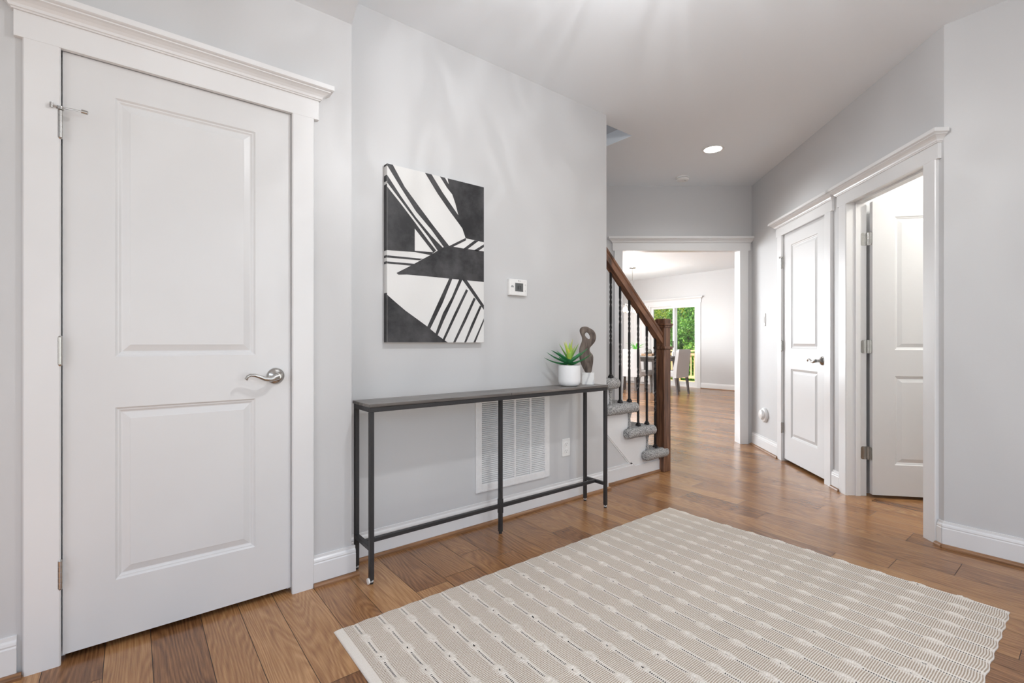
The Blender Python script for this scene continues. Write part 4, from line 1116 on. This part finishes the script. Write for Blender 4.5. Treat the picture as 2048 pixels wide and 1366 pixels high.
# triple switch and picture on the far wall
TS = root('triple_switch', (10.47, 5.905, 1.27), R(-90), 'white triple light switch right of the sliding glass door', 'light switch')
m = MB(); m.bbox(-.08, .08, -.006, 0, 0, .118, .002); m.build('cover_plate', 'white_plastic', TS)
for k in (-1, 0, 1):
    m = MB(); m.bbox(k * .046 - .005, k * .046 + .005, -.014, -.005, .050, .070, .001); m.build('toggle', 'white_plastic', TS)
PF = root('picture_frame', (10.47, 5.13, 1.16), R(-90), 'thin dark framed picture half hidden behind the opening casing', 'picture')
m = MB()
for a in ((0, .5, 0, .012), (0, .5, .75, .762), (0, .012, .012, .75), (.488, .5, .012, .75)): m.box(a[0], a[1], -.025, 0, a[2], a[3])
m.build('frame', 'black', PF); m = MB(); m.box(.012, .488, -.018, -.004, .012, .75); m.build('print', 'canvas', PF)

# ------------------------------------------------------------------ outside: deck, railing, trees
m = MB()
for k in range(22): m.bbox(10.66 + k * .146, 10.66 + k * .146 + .14, 4.5, 11.5, -.16, -.13, .003)
tag(m.build('deck', 'deckwood'), 'sunlit yellow wooden deck outside the sliding door', 'deck')
RLG = root('deck_railing', (13.78, 8, -.13), 0, 'yellow wooden deck railing with lattice in front of trees', 'railing')
m = MB(); m.bbox(-.07, .07, -3.5, 3.5, .93, .97, .004); m.build('top_rail', 'deckwood', RLG)
m = MB(); m.box(-.02, .02, -3.5, 3.5, .80, .89).box(-.02, .02, -3.5, 3.5, .08, .16); m.build('rails', 'deckwood', RLG)
for k in range(6):
    y = -3.45 + k * 1.38; m = MB(); m.bbox(-.045, .045, y - .045, y + .045, 0, .93, .004); m.build('post', 'deckwood', RLG)
m0 = None
for k in range(60):
    y = -3.40 + k * .115
    if m0 is None:
        m = MB(); m.box(.02, .05, -.018, .018, .10, .88); m0 = m.build('picket', 'deckwood', RLG, loc=(0, y, 0))
    else:
        c_ = m0.copy(); COL.objects.link(c_); c_.parent = RLG; c_.location = (0, y, 0)
# low white garden bench with lattice back on the deck
m = MB(); m.box(10, 60, -30, 50, -1.3, -1.2)
tag(m.build('lawn', 'grass'), 'green lawn below the deck', 'lawn', kind='structure')
def tree(x, y, h, rad, seedv, label, lm, n=5200, ls=.62, zb=-1.2):
    rs_ = np.random.RandomState(seedv)
    r_ = root('leafy_tree', (x, y, zb), 0, label, 'tree', group=None)
    m = MB(); m.tube([(0, 0, 0), (.05, .02, h * .3), (-.04, .05, h * .6), (0, 0, h * .85)], [.16, .12, .08, .03], 10); m.build('trunk', 'bark', r_)
    P = rs_.normal(0, 1, (n, 3)); P /= np.linalg.norm(P, axis=1)[:, None]
    # clumpy crown: leaves gather round random clump centres
    C = rs_.normal(0, 1, (46, 3)); C /= np.linalg.norm(C, axis=1)[:, None]; C *= rs_.uniform(.45, .95, (46, 1))
    ci = rs_.randint(0, 46, n); P = C[ci] + P * rs_.uniform(.1, 1, (n, 1)) ** .5 * .30
    P[:, 0] *= rad; P[:, 1] *= rad; P[:, 2] = h * .52 + P[:, 2] * h * .50
    P[:, 2] = np.maximum(P[:, 2], .1)
    m = MB()
    A = rs_.normal(0, 1, (n, 3)); A[:, 2] -= .5; A /= np.linalg.norm(A, axis=1)[:, None]; Bv = np.cross(A, rs_.normal(0, 1, (n, 3))); Bv /= np.linalg.norm(Bv, axis=1)[:, None]
    tone = np.clip(rs_.uniform(0, 1, n) * .55 + rs_.uniform(0, 1, 46)[ci] * .45, .01, 1); sz = rs_.uniform(.06, .12, n) * ls
    vs, fs, rn = [], [], []
    for i in range(n):
        p, a, b_, s2 = P[i], A[i] * sz[i], Bv[i] * sz[i] * .42, None
        o = len(vs); vs += [tuple(p - a), tuple(p + b_ - a * .1), tuple(p + a), tuple(p - b_ - a * .1)]; fs.append((o, o + 1, o + 2, o + 3)); rn += [float(tone[i])] * 4
    m.add(vs, fs, 0, False, rn)
    me = bpy.data.meshes.new('foliage'); me.from_pydata(m.v, [], m.f); at = me.attributes.new('rnd', 'FLOAT', 'POINT'); at.data.foreach_set('value', m.r)
    me.materials.append(M[lm]); o = bpy.data.objects.new('foliage', me); COL.objects.link(o); o.parent = r_
    return r_
tree(15.4, 9.35, 3.4, .95, 1, 'bushy green tree seen through the right pane of sliding door', 'leaf_a', 17000)
tree(15.4, 11.80, 3.5, .95, 2, 'bushy green tree seen through the left pane of sliding door', 'leaf_a', 17000)
tree(18.6, 11.9, 5.0, 1.65, 3, 'taller yellow green tree behind the two bushy trees outside', 'leaf_b', 17000)
tree(18.6, 8.0, 5.2, 1.65, 4, 'tall green tree farther right beyond the deck railing', 'leaf_a', 7000)
tree(23.6, 14.4, 7.0, 2.5, 8, 'tallest tree filling the distance behind the deck', 'leaf_a', 17000)
